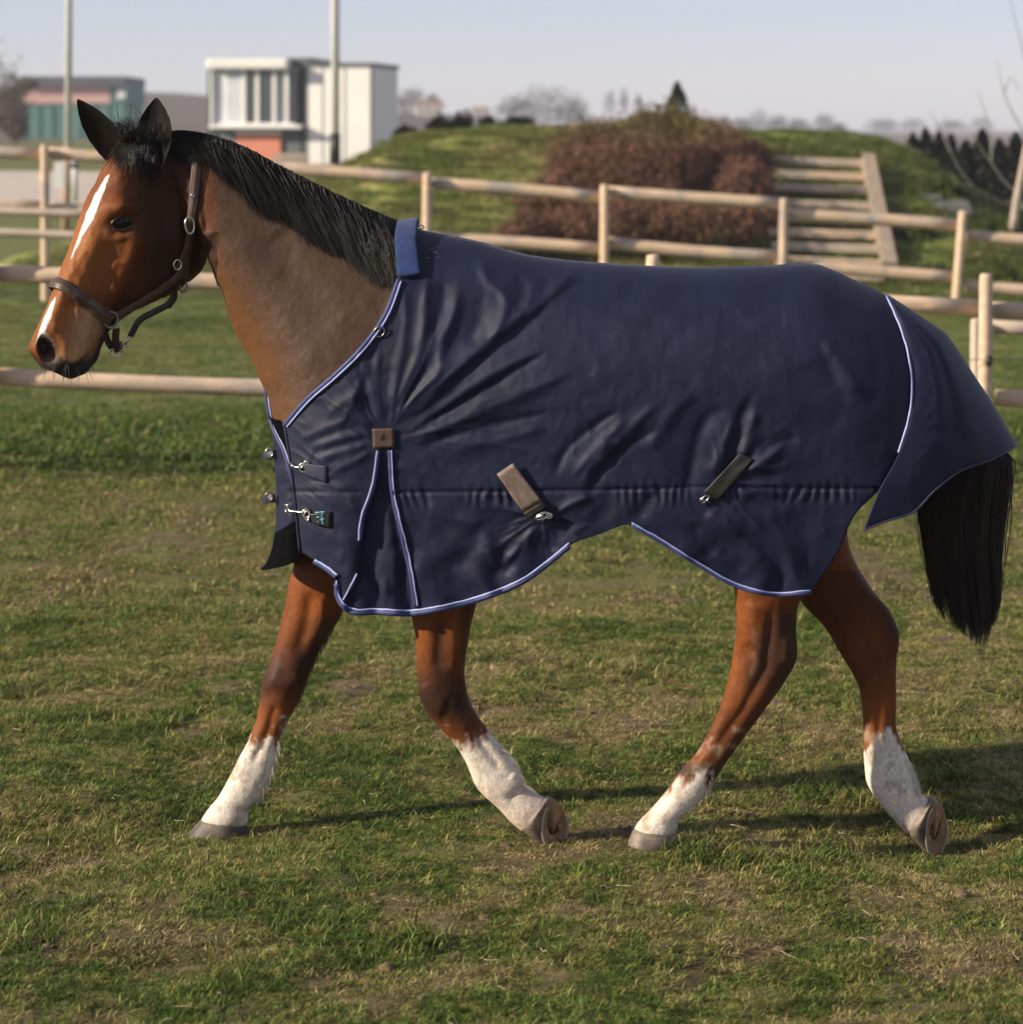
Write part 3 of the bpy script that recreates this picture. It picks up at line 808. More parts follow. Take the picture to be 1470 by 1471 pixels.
# blaze and snip on the middle line
front = (bn @ HF > .02)
yv = hy
bw = np.interp(yv, [250, 262, 285, 302, 322, 340, 368, 378], [0, .009, .025, .027, .016, .005, .0015, 0])
bc = np.interp(yv, [250, 300, 345, 384], [.034, .030, .024, .020])
blend(hm * front * (yv > 250) * (yv < 384) * (bw > .0006) * sstep(.002, -.003, np.abs(hw - bc) - bw + (nz - .5) * .012), [.82, .76, .70])
# legs: dark knees and hocks
blend(ff * .9 * sstep(.0, 1, np.exp(-.5 * ((py_ - 968 + .2 * (px_ - 410)) / 34) ** 2) * (1.15 - .5 * nz)), [.032, .017, .012])
blend(ff * .75 * sstep(432, 480, px_ + .30 * (py_ - 880)) * sstep(1000, 960, py_) * sstep(870, 900, py_), [.035, .018, .012])
blend(nf * .92 * np.exp(-.5 * ((py_ - 1005) / 36) ** 2) * (1.15 - .4 * nz), [.028, .016, .012])
dd, tt = seg_dist(px_, py_, [(632, 900), (632, 960), (640, 1010)]); blend(nf * .8 * np.exp(-.5 * (dd / 8) ** 2), [.035, .018, .012])
dd, tt = seg_dist(px_, py_, [(672, 870), (668, 950)]); blend(nf * .7 * np.exp(-.5 * (dd / 8) ** 2), [.05, .022, .013])
blend(nh * .9 * sstep(1085, 1115, px_ + (py_ - 900) * .42) * sstep(860, 890, py_) * sstep(1010, 970, py_), [.050, .026, .018])
dd, tt = seg_dist(px_, py_, [(1118, 985), (1085, 1035), (1040, 1095)]); blend(nh * .75 * np.exp(-.5 * (dd / 13) ** 2), [.050, .024, .015])
blend(nh * .9 * np.exp(-.5 * ((py_ - 1107 - .1 * (px_ - 990)) / 10) ** 2), [.050, .036, .030])
dd, tt = seg_dist(px_, py_, [(1082, 860), (1084, 930), (1072, 990)]); blend(nh * .5 * np.exp(-.5 * (dd / 5) ** 2) * sstep(.45, .7, nz), [.30, .17, .10])
blend(fh * .75 * sstep(1000, 870, py_), [.080, .026, .011])  # upper far hind: blanket's shade painted into the coat
blend(fh * .6 * sstep(1265, 1285, px_) * sstep(960, 900, py_), [.06, .028, .016])
# socks
W_ = np.array([.66, .585, .50])
jag = (nz - .5) * 95 + (nf1 - .5) * 45
blend(ff * sstep(-13, 13, py_ - 1058 - (px_ - 380) * (-.35) + jag), W_ * (0.86 + .28 * nz2)[:, None])
blend(nf * sstep(-13, 13, py_ - 1074 + np.clip(px_ - 680, 0, 40) * 1.5 + jag * .8), W_ * (0.86 + .28 * nz2)[:, None])
blend(nh * sstep(-10, 10, py_ - 1124 + .25 * (px_ - 1000) + np.abs(px_ - 990) * -.12 + jag * .6), W_ * (0.86 + .28 * nz2)[:, None])
blend(fh * sstep(-11, 11, py_ - 1090 + np.clip(40 - np.abs(px_ - 1275), 0, 40) * 1.1 + jag * .7), W_ * (0.86 + .28 * nz2)[:, None])
dirt = sstep(.52, .74, fbm(bv * 22, 3, 44)) * (py_ > 1050)
blend(dirt * .6 + (py_ > 1130) * sstep(.5, .8, nz) * .25, [.34, .25, .17])
blend((py_ > 1040) * (ff | nf | nh | fh) * .55 * sstep(.60, .72, fbm(bv * 42, 3, 46)), [.30, .20, .13])
pk = (nf & (py_ > 1128)) | (fh & (py_ > 1140)); blend(pk * .35, [.56, .40, .31])
col *= (0.82 + .36 * nf1)[:, None]
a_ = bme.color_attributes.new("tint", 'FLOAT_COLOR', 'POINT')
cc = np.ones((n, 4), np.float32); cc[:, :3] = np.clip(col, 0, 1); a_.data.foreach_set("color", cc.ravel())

mc = bpy.data.materials.new("horse_coat")
N, L, bs = nodes_of(mc)
at = N.new("ShaderNodeAttribute"); at.attribute_name = "tint"
tc = N.new("ShaderNodeTexCoord")
mp = N.new("ShaderNodeMapping"); mp.inputs["Scale"].default_value = (1, 1, .28)
L.new(tc.outputs["Object"], mp.inputs[0])
nzn = N.new("ShaderNodeTexNoise"); nzn.inputs["Scale"].default_value = 420; nzn.inputs["Detail"].default_value = 4
L.new(mp.outputs[0], nzn.inputs["Vector"])
mr = N.new("ShaderNodeMapRange"); mr.inputs[1].default_value = .3; mr.inputs[2].default_value = .7; mr.inputs[3].default_value = .72; mr.inputs[4].default_value = 1.28
L.new(nzn.outputs[0], mr.inputs[0])
vm = N.new("ShaderNodeVectorMath"); vm.operation = 'SCALE'
L.new(at.outputs[0], vm.inputs[0]); L.new(mr.outputs[0], vm.inputs["Scale"])
L.new(vm.outputs[0], bs.inputs["Base Color"])
bs.inputs["Roughness"].default_value = .5; bs.inputs["Specular IOR Level"].default_value = .12
bs.inputs["Sheen Weight"].default_value = .015; bs.inputs["Sheen Roughness"].default_value = .4; bs.inputs["Sheen Tint"].default_value = (.9, .7, .5, 1)
nz3 = N.new("ShaderNodeTexNoise"); nz3.inputs["Scale"].default_value = 55; nz3.inputs["Detail"].default_value = 4
L.new(tc.outputs["Object"], nz3.inputs["Vector"])
ad = N.new("ShaderNodeMath"); ad.operation = 'MULTIPLY_ADD'; ad.inputs[1].default_value = 2.5
L.new(nz3.outputs[0], ad.inputs[0]); L.new(nzn.outputs[0], ad.inputs[2])
bp = N.new("ShaderNodeBump"); bp.inputs["Strength"].default_value = .34; bp.inputs["Distance"].default_value = .0022
L.new(ad.outputs[0], bp.inputs["Height"]); L.new(bp.outputs[0], bs.inputs["Normal"])
bme.materials.clear(); bme.materials.append(mc)

horse = empty("horse", (float(P(735, 1200, 7.0)[0]), 7.0, 0.0))
tag(horse, "bay horse with white blaze and socks walking left across the paddock", "horse")
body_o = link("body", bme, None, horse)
bme.name = "body"
BV = BVHTree.FromPolygons([tuple(v) for v in bv], [tuple(p.vertices) for p in bme.polygons])
CAM = Vector((0, 0, H))
def hit(px, py):
    dvec = Vector(P(px, py, 7.0)) - CAM
    loc, nrm, idx, dist = BV.ray_cast(CAM, dvec.normalized())
    if loc is None: return None, None
    return np.array(loc), np.array(nrm)
def hits(pts, lift=.002, fallback=None):
    pos, nr = [], []
    for q in pts:
        p_, n_ = hit(q[0], q[1])
        if p_ is None:
            if pos: p_, n_ = P(q[0], q[1], pos[-1][1]), nr[-1]
            else: p_, n_ = P(q[0], q[1], 7.0), np.array([0, -1.0, 0])
        pos.append(p_ + n_ * lift); nr.append(n_)
    return np.array(pos), np.array(nr)

# eyes
m_eye = mat("eye", (.006, .004, .003), None, .06, spec=.25)
m_lid = mat("eyelid", (.040, .018, .011), (.065, .030, .017), .45, 60)
def eyeball(cx, cy, sgn):
    if sgn > 0:
        c, nr = hit(cx, cy)
    else:
        o_ = Hd(157, 319, -.3); loc, nr, i_, d_ = BV.ray_cast(Vector(o_), Vector(HL)); c, nr = np.array(loc), np.array(nr)
    bmx = bmesh.new(); bmesh.ops.create_uvsphere(bmx, u_segments=24, v_segments=16, radius=1)
    v = np.array([q.co[:] for q in bmx.verts]); f = [[q.index for q in p.verts] for p in bmx.faces]; bmx.free()
    ax1 = Hd(160, 326) - Hd(196, 312); ax1 /= np.linalg.norm(ax1)
    nrm_ = HL * sgn
    ax2 = np.cross(nrm_, ax1); ax2 /= np.linalg.norm(ax2)
    R = np.stack([ax1, ax2, nrm_], 1)
    e_ = mk("eye", (v * np.array([.034, .0235, .024])) @ R.T + c - nrm_ * .013, f, m_eye, horse)
    # lids: two curved rolls hugging the eyeball
    for up, th_ in ((1, .0075), (-1, .0045)):
        t_ = np.linspace(-1.25, 1.25, 15)
        s_ = up * (1 if ax2[2] > 0 else -1)
        pth = np.stack([np.sin(t_) * .0385, s_ * (np.cos(t_) * (.0205 if up > 0 else .0200) - .001), .0095 + .006 * np.cos(t_)], 1)
        mb_ = MB(); mb_.tube(pth @ R.T + c - nrm_ * .010, th_ * np.interp(np.abs(t_), [0, 1.25], [1, .45]), 8)
        mb_.build("eyelid", m_lid, e_)
eyeball(178, 319, 1); eyeball(0, 0, -1)

# hooves
m_hoof = mat("hoof_horn", (.125, .095, .075), (.23, .175, .13), .55, 26, bump=.35, bscale=70, bdist=.003, stretch=(1, 1, 5), c3=(.075, .058, .048), s3=14)
m_sole = mat("hoof_sole", (.20, .115, .06), (.38, .24, .13), .85, 35, bump=.5, bscale=90, bdist=.004)
m_shoe = mat("worn_shoe", (.40, .33, .26), None, .55, metal=.5)
def hoof(Y, cor, bot, d0, d1, sole, tilt=0.0):
    A0, B0 = P(cor[0], cor[1], Y), P(cor[2], cor[3], Y); A1, B1 = P(bot[0], bot[1], Y), P(bot[2], bot[3], Y)
    n_ = 40; th = np.linspace(0, 2 * np.pi, n_, endpoint=False)
    ax0 = (A1 + B1) / 2 - (A0 + B0) / 2; ax0 /= np.linalg.norm(ax0)
    prof = [(-.12, .86), (.05, .96), (.15, 1.0), (.3, 1.0), (.65, 1.0), (.93, 1.0), (1.0, .985)]
    rings = []
    for t, s_ in prof:
        A = A0 * (1 - t) + A1 * t; B = B0 * (1 - t) + B1 * t; dd_ = d0 * (1 - t) + d1 * t
        c_ = np.cos(th); sn = np.sign(np.sin(th)) * np.abs(np.sin(th)) ** .85
        rings.append((A + B) / 2 + s_ * ((A - B) / 2 * c_[:, None] + (LAT * math.cos(tilt * max(t, 0)) - ax0 * math.sin(tilt * max(t, 0))) * (dd_ * sn * (1 - .12 * (c_ < 0) * np.abs(c_)))[:, None]))
    nrm_ = (A1 + B1) / 2 - (A0 + B0) / 2; nrm_ /= np.linalg.norm(nrm_)
    v = np.concatenate(rings + [((A0 + B0) / 2)[None]]); k = len(rings)
    f = [[i * n_ + j, i * n_ + (j + 1) % n_, (i + 1) * n_ + (j + 1) % n_, (i + 1) * n_ + j] for i in range(k - 1) for j in range(n_)]
    f += [[k * n_, (j + 1) % n_, j] for j in range(n_)]
    ho = mk("hoof", v, f, m_hoof, horse)
    C1 = (A1 + B1) / 2; rim = rings[-1]
    axn = np.cross(A1 - B1, LAT * math.cos(tilt) - ax0 * math.sin(tilt)); axn /= np.linalg.norm(axn); axn *= np.sign(axn @ nrm_)
    sr = [rim, C1 + (rim - C1) * .80 + axn * .002, C1 + (rim - C1) * .72 - axn * .003, C1 + (rim - C1) * .35 - axn * .005]
    # frog: a raised wedge towards the heel
    vv = np.concatenate(sr + [(C1 - axn * .005)[None]]); kk = len(sr)
    vv[n_:] += (fbm(vv[n_:] * 90, 3, 3) - .5)[:, None] * .007 * axn
    ff_ = [[i * n_ + j, (i + 1) * n_ + j, (i + 1) * n_ + (j + 1) % n_, i * n_ + (j + 1) % n_] for i in range(kk - 1) for j in range(n_)]
    ff_ += [[kk * n_, (kk - 1) * n_ + j, (kk - 1) * n_ + (j + 1) % n_] for j in range(n_)]
    to_ = (A1 - B1) / 2; lb0 = LAT * math.cos(tilt) - ax0 * math.sin(tilt); o0 = len(vv)
    fg = []
    for h_, w_ in ((-.006, 1.0), (.002, .72)):
        fg += [C1 + to_ * .30 + axn * h_, C1 - to_ * .35 + lb0 * d1 * .26 * w_ + axn * h_, C1 - to_ * .86 + lb0 * d1 * .50 * w_ + axn * h_, C1 - to_ * .74 + axn * (h_ - .004), C1 - to_ * .86 - lb0 * d1 * .50 * w_ + axn * h_, C1 - to_ * .35 - lb0 * d1 * .26 * w_ + axn * h_]
    vv = np.concatenate([vv, np.array(fg)])
    ff_ += [[o0 + j, o0 + (j + 1) % 6, o0 + 6 + (j + 1) % 6, o0 + 6 + j] for j in range(6)] + [[o0 + 6, o0 + 7, o0 + 9], [o0 + 7, o0 + 8, o0 + 9], [o0 + 6, o0 + 9, o0 + 11], [o0 + 9, o0 + 10, o0 + 11]]
    mk("sole", vv, ff_, m_sole, ho)
    if sole:
        aa = np.linspace(-2.3, 2.3, 34); lb_ = LAT * math.cos(tilt) - ax0 * math.sin(tilt)
        sn2 = np.sign(np.sin(aa)) * np.abs(np.sin(aa)) ** .85
        pth = C1 + .93 * ((A1 - B1) / 2 * np.cos(aa)[:, None] + lb_ * (d1 * sn2)[:, None]) + axn * .003
        mb_ = MB(); mb_.tube(pth, .0038, 6); mb_.build("horseshoe", m_shoe, ho)
hoof(YC(785) - .088, (747, 1190, 787, 1142), (791, 1222, 801, 1152), .044, .054, True, .95)
hoof(YC(310) + .10, (291, 1174, 355, 1181), (264, 1204, 353, 1207), .043, .060, False)
hoof(YC(940) - .10, (911, 1189, 973, 1193), (900, 1216, 978, 1220), .043, .056, False)
hoof(YC(1330) + .09, (1301, 1198, 1339, 1142), (1338, 1231, 1351, 1154), .045, .055, True, .95)

# ------------------------------------------------------------------ mane, forelock, tail, fetlock hair
m_hair = bpy.data.materials.new("black_hair")
N, L, bs = nodes_of(m_hair)
at = N.new("ShaderNodeAttribute"); at.attribute_name = "tint"; L.new(at.outputs[0], bs.inputs["Base Color"])
bs.inputs["Roughness"].default_value = .45; bs.inputs["Specular IOR Level"].default_value = .2
def hair(name, paths, r0, c_lo, c_hi, label=None):
    paths = np.asarray(paths); v, f = strands(paths, r0)
    k = paths.shape[1]
    t = rng.random(len(paths)) ** 2
    c = np.asarray(c_lo)[None] * (1 - t[:, None]) + np.asarray(c_hi)[None] * t[:, None]
    return mk(name, v, f, m_hair, horse, cols=np.repeat(c, k * 3, 0))
crest = spline([(240, 193), (258, 191), (300, 197), (330, 206), (400, 241), (470, 276), (540, 308), (578, 324)], 200)
K = 8; paths = []
for i in range(7500):
    u = rng.random(); c0 = crest[int(u * 199)]
    cl = math.floor(u * 34) * 1.7                       # locks hang together
    dx = np.interp(c0[0], [260, 300, 330, 400, 470, 540, 578], [22, 40, 50, 50, 46, 24, 6]) + 4 * math.sin(cl * 5.1) + rng.normal(0, 5)
    dyy = np.interp(c0[0], [260, 300, 330, 400, 470, 540, 578], [40, 66, 96, 98, 104, 102, 92]) * (.98 + .05 * math.sin(cl * 3.3)) * rng.uniform(.55, 1.10)
    cx = c0[0] + rng.normal(0, 2)
    off = rng.uniform(.001, .013) * (1 if rng.random() < .95 else 1.5)
    pts = []
    for j in range(K):
        t = j / (K - 1)
        x_ = cx + dx * t ** 1.25 + 3 * math.sin(t * 3 + cl); y_ = c0[1] + 3 + dyy * t + 0.0
        p_, n_ = hit(x_, y_ + 2)
        if p_ is None: p_, n_ = P(x_, y_, 7.035), np.array([0, -.3, 1.0])
        if j == 0: p_ = P(cx, c0[1] + rng.uniform(-1.5, 3), 7.04 - rng.uniform(-.02, .03)); n_ = np.array([0, -.2, .98])
        w_ = off * math.sin(min(1, t * 1.5 + .15) * 1.9) + .002
        pts.append(p_ + n_ * w_)
    paths.append(pts)
hair("mane", paths, rng.uniform(.0005, .0010, len(paths)), (.005, .0042, .004), (.022, .017, .014))
# forelock and poll tuft
paths = []
for i in range(900):
    a = rng.normal(0, 1)
    if i < 620:
        x0, y0 = rng.uniform(176, 222), rng.uniform(186, 212)
        ex, ey = x0 + rng.uniform(-32, 14), y0 + rng.uniform(18, 46)
        if x0 > 205: ex, ey = x0 + rng.uniform(-6, 12), y0 + rng.uniform(20, 62)
        pts = []
        for j in range(6):
            t = j / 5; x_ = x0 + (ex - x0) * t + 3 * math.sin(3 * t + a); y_ = y0 + (ey - y0) * t
            p_, n_ = hit(x_, y_)
            if p_ is None: p_, n_ = P(x_, y_, 6.98), np.array([-.3, -.7, .5])
            pts.append(p_ + n_ * (.003 + .009 * math.sin(t * 2.6)))
    else:
        x0, y0 = rng.uniform(165, 235), rng.uniform(190, 204)
        ex, ey = x0 + rng.normal(-10, 12), y0 - rng.uniform(5, 26) * (1 if i < 885 else 1.9)
        Yr = rng.uniform(6.95, 7.05)
        pts = [P(x0 + (ex - x0) * t + 2.5 * math.sin(4 * t + a), y0 + (ey - y0) * math.sin(t * 1.5), Yr) for t in np.linspace(0, 1, 6)]
    paths.append(pts)
hair("forelock", paths, rng.uniform(.0006, .0012, len(paths)), (.005, .0042, .004), (.018, .013, .010))
# tail
paths = []
Lx = lambda y: np.interp(y, [560, 640, 735, 800, 860, 905, 935], [1345, 1335, 1314, 1326, 1336, 1352, 1385])
Rx = lambda y: np.interp(y, [560, 640, 660, 720, 790, 860, 905, 935], [1390, 1432, 1452, 1446, 1437, 1443, 1434, 1415])
for i in range(4600):
    s = rng.random(); dep = rng.uniform(-1, 1) * math.sqrt(max(0, 1 - (2 * s - 1) ** 2)) * .075
    lock = math.floor(s * 16) + 20 * math.floor(dep * 40)
    yend = np.interp(s, [0, .25, .5, .72, .9, 1], [868, 905, 912, 926, 908, 884]) + 12 * math.sin(lock * 2.2) - abs(rng.normal(0, 30)) - (rng.random() < .3) * rng.uniform(0, 120)
    pts = []
    ph = lock * 1.3
    for t in np.linspace(0, 1, 11):
        y_ = 590 + (yend - 590) * t
        x_ = Lx(y_) + (Rx(y_) - Lx(y_)) * (s * (1 - .15 * t ** 3) + .08 * t ** 3) + 7 * t * math.sin(4 * t + ph) + 3 * t * math.sin(9 * t + i) + rng.normal(0, .5)
        if i > 4480: x_ += (14 if s > .5 else -10) * math.sin(t * 3.0) * t
        q = P(x_, y_, 6.945 + dep * (.7 + .5 * t))
        pts.append(q)
    paths.append(pts)
hair("tail", paths, rng.uniform(.0009, .0018, len(paths)), (.006, .005, .0046), (.060, .042, .030))
# longer hair behind the fetlocks and knees
paths = []; cls = []
for (pts_, Yd, ncol) in (([(404, 1060), (396, 1100), (384, 1130), (372, 1150)], .10, (.62, .54, .46)), ([(716, 1066), (740, 1096), (752, 1120), (764, 1134)], -.10, (.62, .54, .46)),
                         ([(1030, 1108), (1018, 1134), (996, 1158)], -.10, (.62, .54, .46)), ([(1303, 1084), (1314, 1112), (1320, 1136)], .10, (.62, .54, .46)),
                         ([(466, 925), (448, 962), (430, 1006)], .11, (.10, .05, .03)), ([(484, 890), (468, 920)], .115, (.14, .06, .03))):
    pp = spline(pts_, 60)
    for i in range(150):
        j = int(rng.integers(0, 60)); c0 = pp[j]; tan = pp[min(j + 1, 59)] - pp[max(j - 1, 0)]; tan = tan / np.linalg.norm(tan); nr2 = np.array([-tan[1], tan[0]]); nr2 *= np.sign(nr2[0])
        l_ = rng.uniform(6, 15); Y = YC(c0[0]) + Yd + rng.uniform(-.028, .028)
        pts = [P(*(c0 - nr2 * 4 + (tan * (.8 + .4 * t) * t + nr2 * .55 * t) * l_), Y) for t in np.linspace(0, 1, 4)]
        paths.append(pts); cls.append(ncol)
for i in range(46):
    x0, y0 = rng.uniform(52, 135), rng.uniform(515, 540)
    p_, n_ = hit(x0, y0)
    if p_ is None: continue
    l_ = rng.uniform(.02, .045); dr_ = n_ * .8 + np.array([-.2, 0, -.9]) * .8 + rng.normal(0, .25, 3); dr_ /= np.linalg.norm(dr_)
    paths.append([p_ + dr_ * l_ * t + np.array([0, 0, -.006 * t * t]) for t in np.linspace(0, 1, 4)]); cls.append((.05, .04, .035))
v, f = strands(np.array(paths), np.full(len(paths), .0007), .0002)
mk("feather_hair", v, f, m_hair, horse, cols=np.repeat(np.array(cls), 12, 0))
# ------------------------------------------------------------------ blanket
# folds: (points, half width px, height m); positive stands proud
FOLDS = [
 ([(583, 404), (581, 485), (569, 545), (560, 600)], 7, .010), ([(615, 376), (611, 439), (606, 497), (583, 554), (566, 602)], 8, .014),
 ([(659, 399), (652, 450), (634, 497), (632, 531), (602, 566), (570, 610)], 9, .016), ([(685, 362), (703, 404), (726, 424), (722, 458), (700, 492)], 9, .015),
 ([(773, 376), (763, 429), (740, 462), (699, 492), (660, 530), (605, 585), (572, 615)], 9, .013), ([(833, 378), (800, 416), (748, 462)], 9, .012),
 ([(860, 398), (805, 424), (748, 474), (690, 520), (640, 560)], 8, -.016), ([(640, 400), (632, 450), (620, 490)], 8, -.010), ([(690, 420), (688, 460), (672, 500)], 12, -.012),
 ([(740, 390), (752, 420), (745, 450)], 10, -.012), ([(790, 395), (780, 430)], 8, -.008),
 ([(790, 500), (735, 522), (672, 560), (620, 598), (572, 626)], 8, .011), ([(800, 497), (745, 530), (700, 558), (641, 592), (590, 622)], 6, -.012),
 ([(830, 531), (750, 566), (676, 598), (583, 634)], 9, .010), ([(800, 590), (710, 610), (652, 626), (600, 642)], 7, -.013), ([(790, 612), (720, 632), (640, 648)], 9, .008),
 ([(895, 586), (850, 615), (815, 645), (795, 690)], 7, -.014), ([(905, 600), (860, 640), (820, 690)], 8, .010), ([(880, 626), (852, 667), (835, 700)], 8, .010),
 ([(949, 575), (900, 622), (850, 680)], 9, .011), ([(960, 610), (905, 640), (862, 682), (845, 720)], 8, -.013), ([(1000, 560), (960, 600), (930, 650)], 10, .008),
 ([(1040, 578), (1007, 616), (996, 665), (985, 720)], 11, -.018), ([(1090, 556), (1070, 591), (1056, 644), (1040, 700)], 8, -.014), ([(1088, 585), (1072, 640), (1062, 665)], 8, .012),
 ([(1060, 600), (1035, 650), (1020, 690)], 8, .008), ([(1130, 634), (1100, 662), (1070, 682)], 7, .012), ([(1150, 628), (1110, 640), (1090, 650)], 7, -.010),
 ([(1184, 486), (1212, 530), (1242, 570)], 11, .009), ([(1170, 480), (1200, 545), (1222, 590)], 9, -.008), ([(1250, 470), (1262, 540), (1250, 600)], 12, -.006),
 ([(430, 632), (470, 614), (505, 600)], 5, .006), ([(445, 645), (490, 630), (530, 622)], 5, .007), ([(452, 660), (500, 647), (533, 637)], 5, .006), ([(478, 676), (512, 662), (535, 646)], 5, .006),
 ([(440, 638), (480, 622), (520, 612)], 4, -.006), ([(450, 652), (496, 638), (532, 630)], 4, -.006), ([(466, 600), (490, 580), (520, 560)], 6, .006), ([(490, 612), (510, 570), (520, 540)], 6, .006),
 ([(545, 500), (540, 560), (548, 606)], 7, .008), ([(528, 530), (525, 570), (540, 608)], 6, -.007), ([(505, 560), (515, 590), (538, 612)], 6, .006),
 ([(480, 700), (500, 712), (512, 740)], 7, .005), ([(470, 760), (490, 790), (488, 815)], 8, .006),
 ([(772, 752), (748, 786), (722, 812)], 7, .016), ([(800, 736), (825, 722), (850, 710)], 6, .014), ([(698, 762), (705, 795), (716, 820)], 9, .011), ([(745, 742), (715, 770), (690, 775)], 8, -.012),
 ([(760, 770), (735, 810), (722, 830)], 6, -.012), ([(820, 745), (800, 770), (790, 795)], 12, -.014), ([(620, 740), (660, 790), (700, 830)], 14, -.010), ([(610, 720), (650, 745), (700, 750)], 9, .006),
 ([(1012, 735), (1040, 752), (1068, 768)], 9, .013), ([(1000, 745), (1005, 775), (1030, 800)], 10, -.012), ([(1060, 715), (1090, 705), (1125, 712)], 8, .009), ([(1100, 790), (1080, 815), (1060, 830)], 9, .006),
 ([(1140, 720), (1160, 780), (1150, 830)], 14, -.008), ([(960, 700), (930, 720), (915, 750)], 11, -.012), ([(880, 690), (870, 730), (850, 765)], 12, -.008),
]
GL = [(544, 647), (536, 700), (520, 744), (517, 777), (516, 826), (494, 860)]
GR = [(560, 647), (564, 708), (576, 761), (589, 818), (597, 871)]
def disp(px, py):
    d = np.zeros(px.shape)
    for pts, sg, am in FOLDS:
        pp = spline(pts, 12)
        b = (px > pp[:, 0].min() - 4 * sg) & (px < pp[:, 0].max() + 4 * sg) & (py > pp[:, 1].min() - 4 * sg) & (py < pp[:, 1].max() + 4 * sg)
        if not b.any(): continue
        dd, tt = seg_dist(px[b], py[b], pp)
        # a steeper side away from the lit one makes the fold read as cloth
        w_ = sg * 1.22 * (1.25 - .5 * np.abs(2 * tt - 1)); am = am * (.66 if am > 0 else .45)
        d[b] += 1.15 * am / (1 + (dd / w_) ** 2) ** 1.6 * sstep(0, .22, tt) * sstep(1, .80, tt)
    # creases fanning out from the shoulder patch and the strap clips
    for (fx, fy, a0, a1, r0, r1, amp, kf, sd) in ((551, 630, -2.75, .12, 18, 330, .0070, 4.2, 51), (778, 742, -.5, 4.2, 8, 120, .007, 2.2, 52), (1040, 690, -2.2, 1.2, 14, 150, .008, 2.6, 53), (430, 690, -1.2, .8, 10, 110, .006, 3.2, 54)):
        rr_ = np.hypot(px - fx, py - fy) + 1e-6; an = np.arctan2(py - fy, px - fx); an = np.where(an < a0 - .3, an + 2 * np.pi, an)
        msk = sstep(a0 - .12, a0 + .2, an) * sstep(a1 + .12, a1 - .2, an) * sstep(r0 * .6, r0 * 2.6, rr_) * sstep(r1, r1 * .35, rr_)
        if not (msk > 0).any(): continue
        q_ = fbm(np.stack([an * kf + .12 * np.sin(rr_ * .02), np.log(rr_) * .55, 0 * an + sd], -1), 3, sd)
        d += amp * msk * ((1 - np.abs(2 * q_ - 1)) ** 3 - .45)
    # stitched seam with small puckers
    ys = np.interp(px, [430, 545, 700, 860, 1000, 1230], [706, 708, 706, 704, 700, 702])
    seam = np.exp(-.5 * ((py - ys) / 2.2) ** 2)
    d -= .004 * seam * ((px < 516) | (px > 566))
    puck = np.sin(px * .42 + 3 * fbm2(px, py, .02, 2, 5) * 6) * np.exp(-.5 * ((py - ys - 8) / 9) ** 2)
    d += .0030 * puck * sstep(.42, .68, fbm2(px, 0 * py, .02, 2, 25))
    # gusset let into the shoulder
    gl = np.interp(py, [b for a, b in GL], [a for a, b in GL]); gr = np.interp(py, [b for a, b in GR], [a for a, b in GR])
    ing = sstep(0, 7, px - gl) * sstep(0, 5, gr - px) * (py > 647)
    d -= .018 * ing * sstep(650, 720, py)
    d += ing * .012 * (fbm2(px * 1.0, py * .35, .055, 3, 9) - .5)
    d += ing * .008 * np.exp(-.5 * ((px - (550 + (py - 680) * .12)) / 6) ** 2) * sstep(690, 740, py) * sstep(870, 800, py)
    # broad softness and fine crinkle
    d += (fbm2(px * .8, py, .011, 3, 15) - .5) * .016 * sstep(330, 420, py)
    d += (fbm2(px + py * .5, py - px * .3, .035, 3, 16) - .5) * .0045
    d += (fbm2(px, py, .11, 2, 17) - .5) * .0008
    # sharper creases: ridged noise drawn out along the pull of the cloth
    uu = px * .8 + py * .6; vv = -px * .6 + py * .8
    r1 = 1 - np.abs(2 * fbm2(uu * .35, vv, .040, 2, 33) - 1); r2 = 1 - np.abs(2 * fbm2(px, py * .4, .050, 2, 34) - 1)
    zone = np.exp(-((px - 500) / 130) ** 2 - ((py - 640) / 90) ** 2) + .7 * np.exp(-((px - 740) / 120) ** 2 - ((py - 790) / 60) ** 2) + .6 * np.exp(-((px - 1070) / 110) ** 2 - ((py - 770) / 70) ** 2) + .5 * np.exp(-((px - 900) / 120) ** 2 - ((py - 640) / 70) ** 2)
    d += .0055 * (r1 ** 4 - .3) * np.clip(zone, 0, 1) + .0008 * (r2 ** 4 - .3)
    low = sstep(740, 850, py)
    d += low * .008 * np.sin(px * .085 + 2.5 * fbm2(px, py, .012, 2, 18) * 4)
    # binding pulls the hem in a little
    d = d + .004
    return d
def surf(px, py, lift=0.0):
    px = np.asarray(px, float); py = np.asarray(py, float)
    shp = px.shape
    p1, p2 = np.atleast_1d(px).ravel(), np.atleast_1d(py).ravel()
    w = Wb(p1, p2)
    fade = np.clip(w / .12, 0, 1)
    return Pn(p1, p2, YC(p1) - w - disp(p1, p2) * fade - lift).reshape(shp + (3,))

def coons(C0, C1, D0, D1, nu, nv):
    c0, c1 = spline(C0, nu), spline(C1, nu); d0, d1 = spline(D0, nv), spline(D1, nv)
    u = np.linspace(0, 1, nu)[None, :, None]; v = np.linspace(0, 1, nv)[:, None, None]
    return ((1 - v) * c0[None] + v * c1[None] + (1 - u) * d0[:, None] + u * d1[:, None]
            - ((1 - u) * (1 - v) * c0[0] + u * (1 - v) * c0[-1] + (1 - u) * v * c1[0] + u * v * c1[-1]))
def gridf(nu, nv, off=0, flip=False):
    i = (np.arange(nv - 1)[:, None] * nu + np.arange(nu - 1)[None]).ravel() + off
    q = np.stack([i, i + nu, i + nu + 1, i + 1], 1)
    return q[:, ::-1] if flip else q

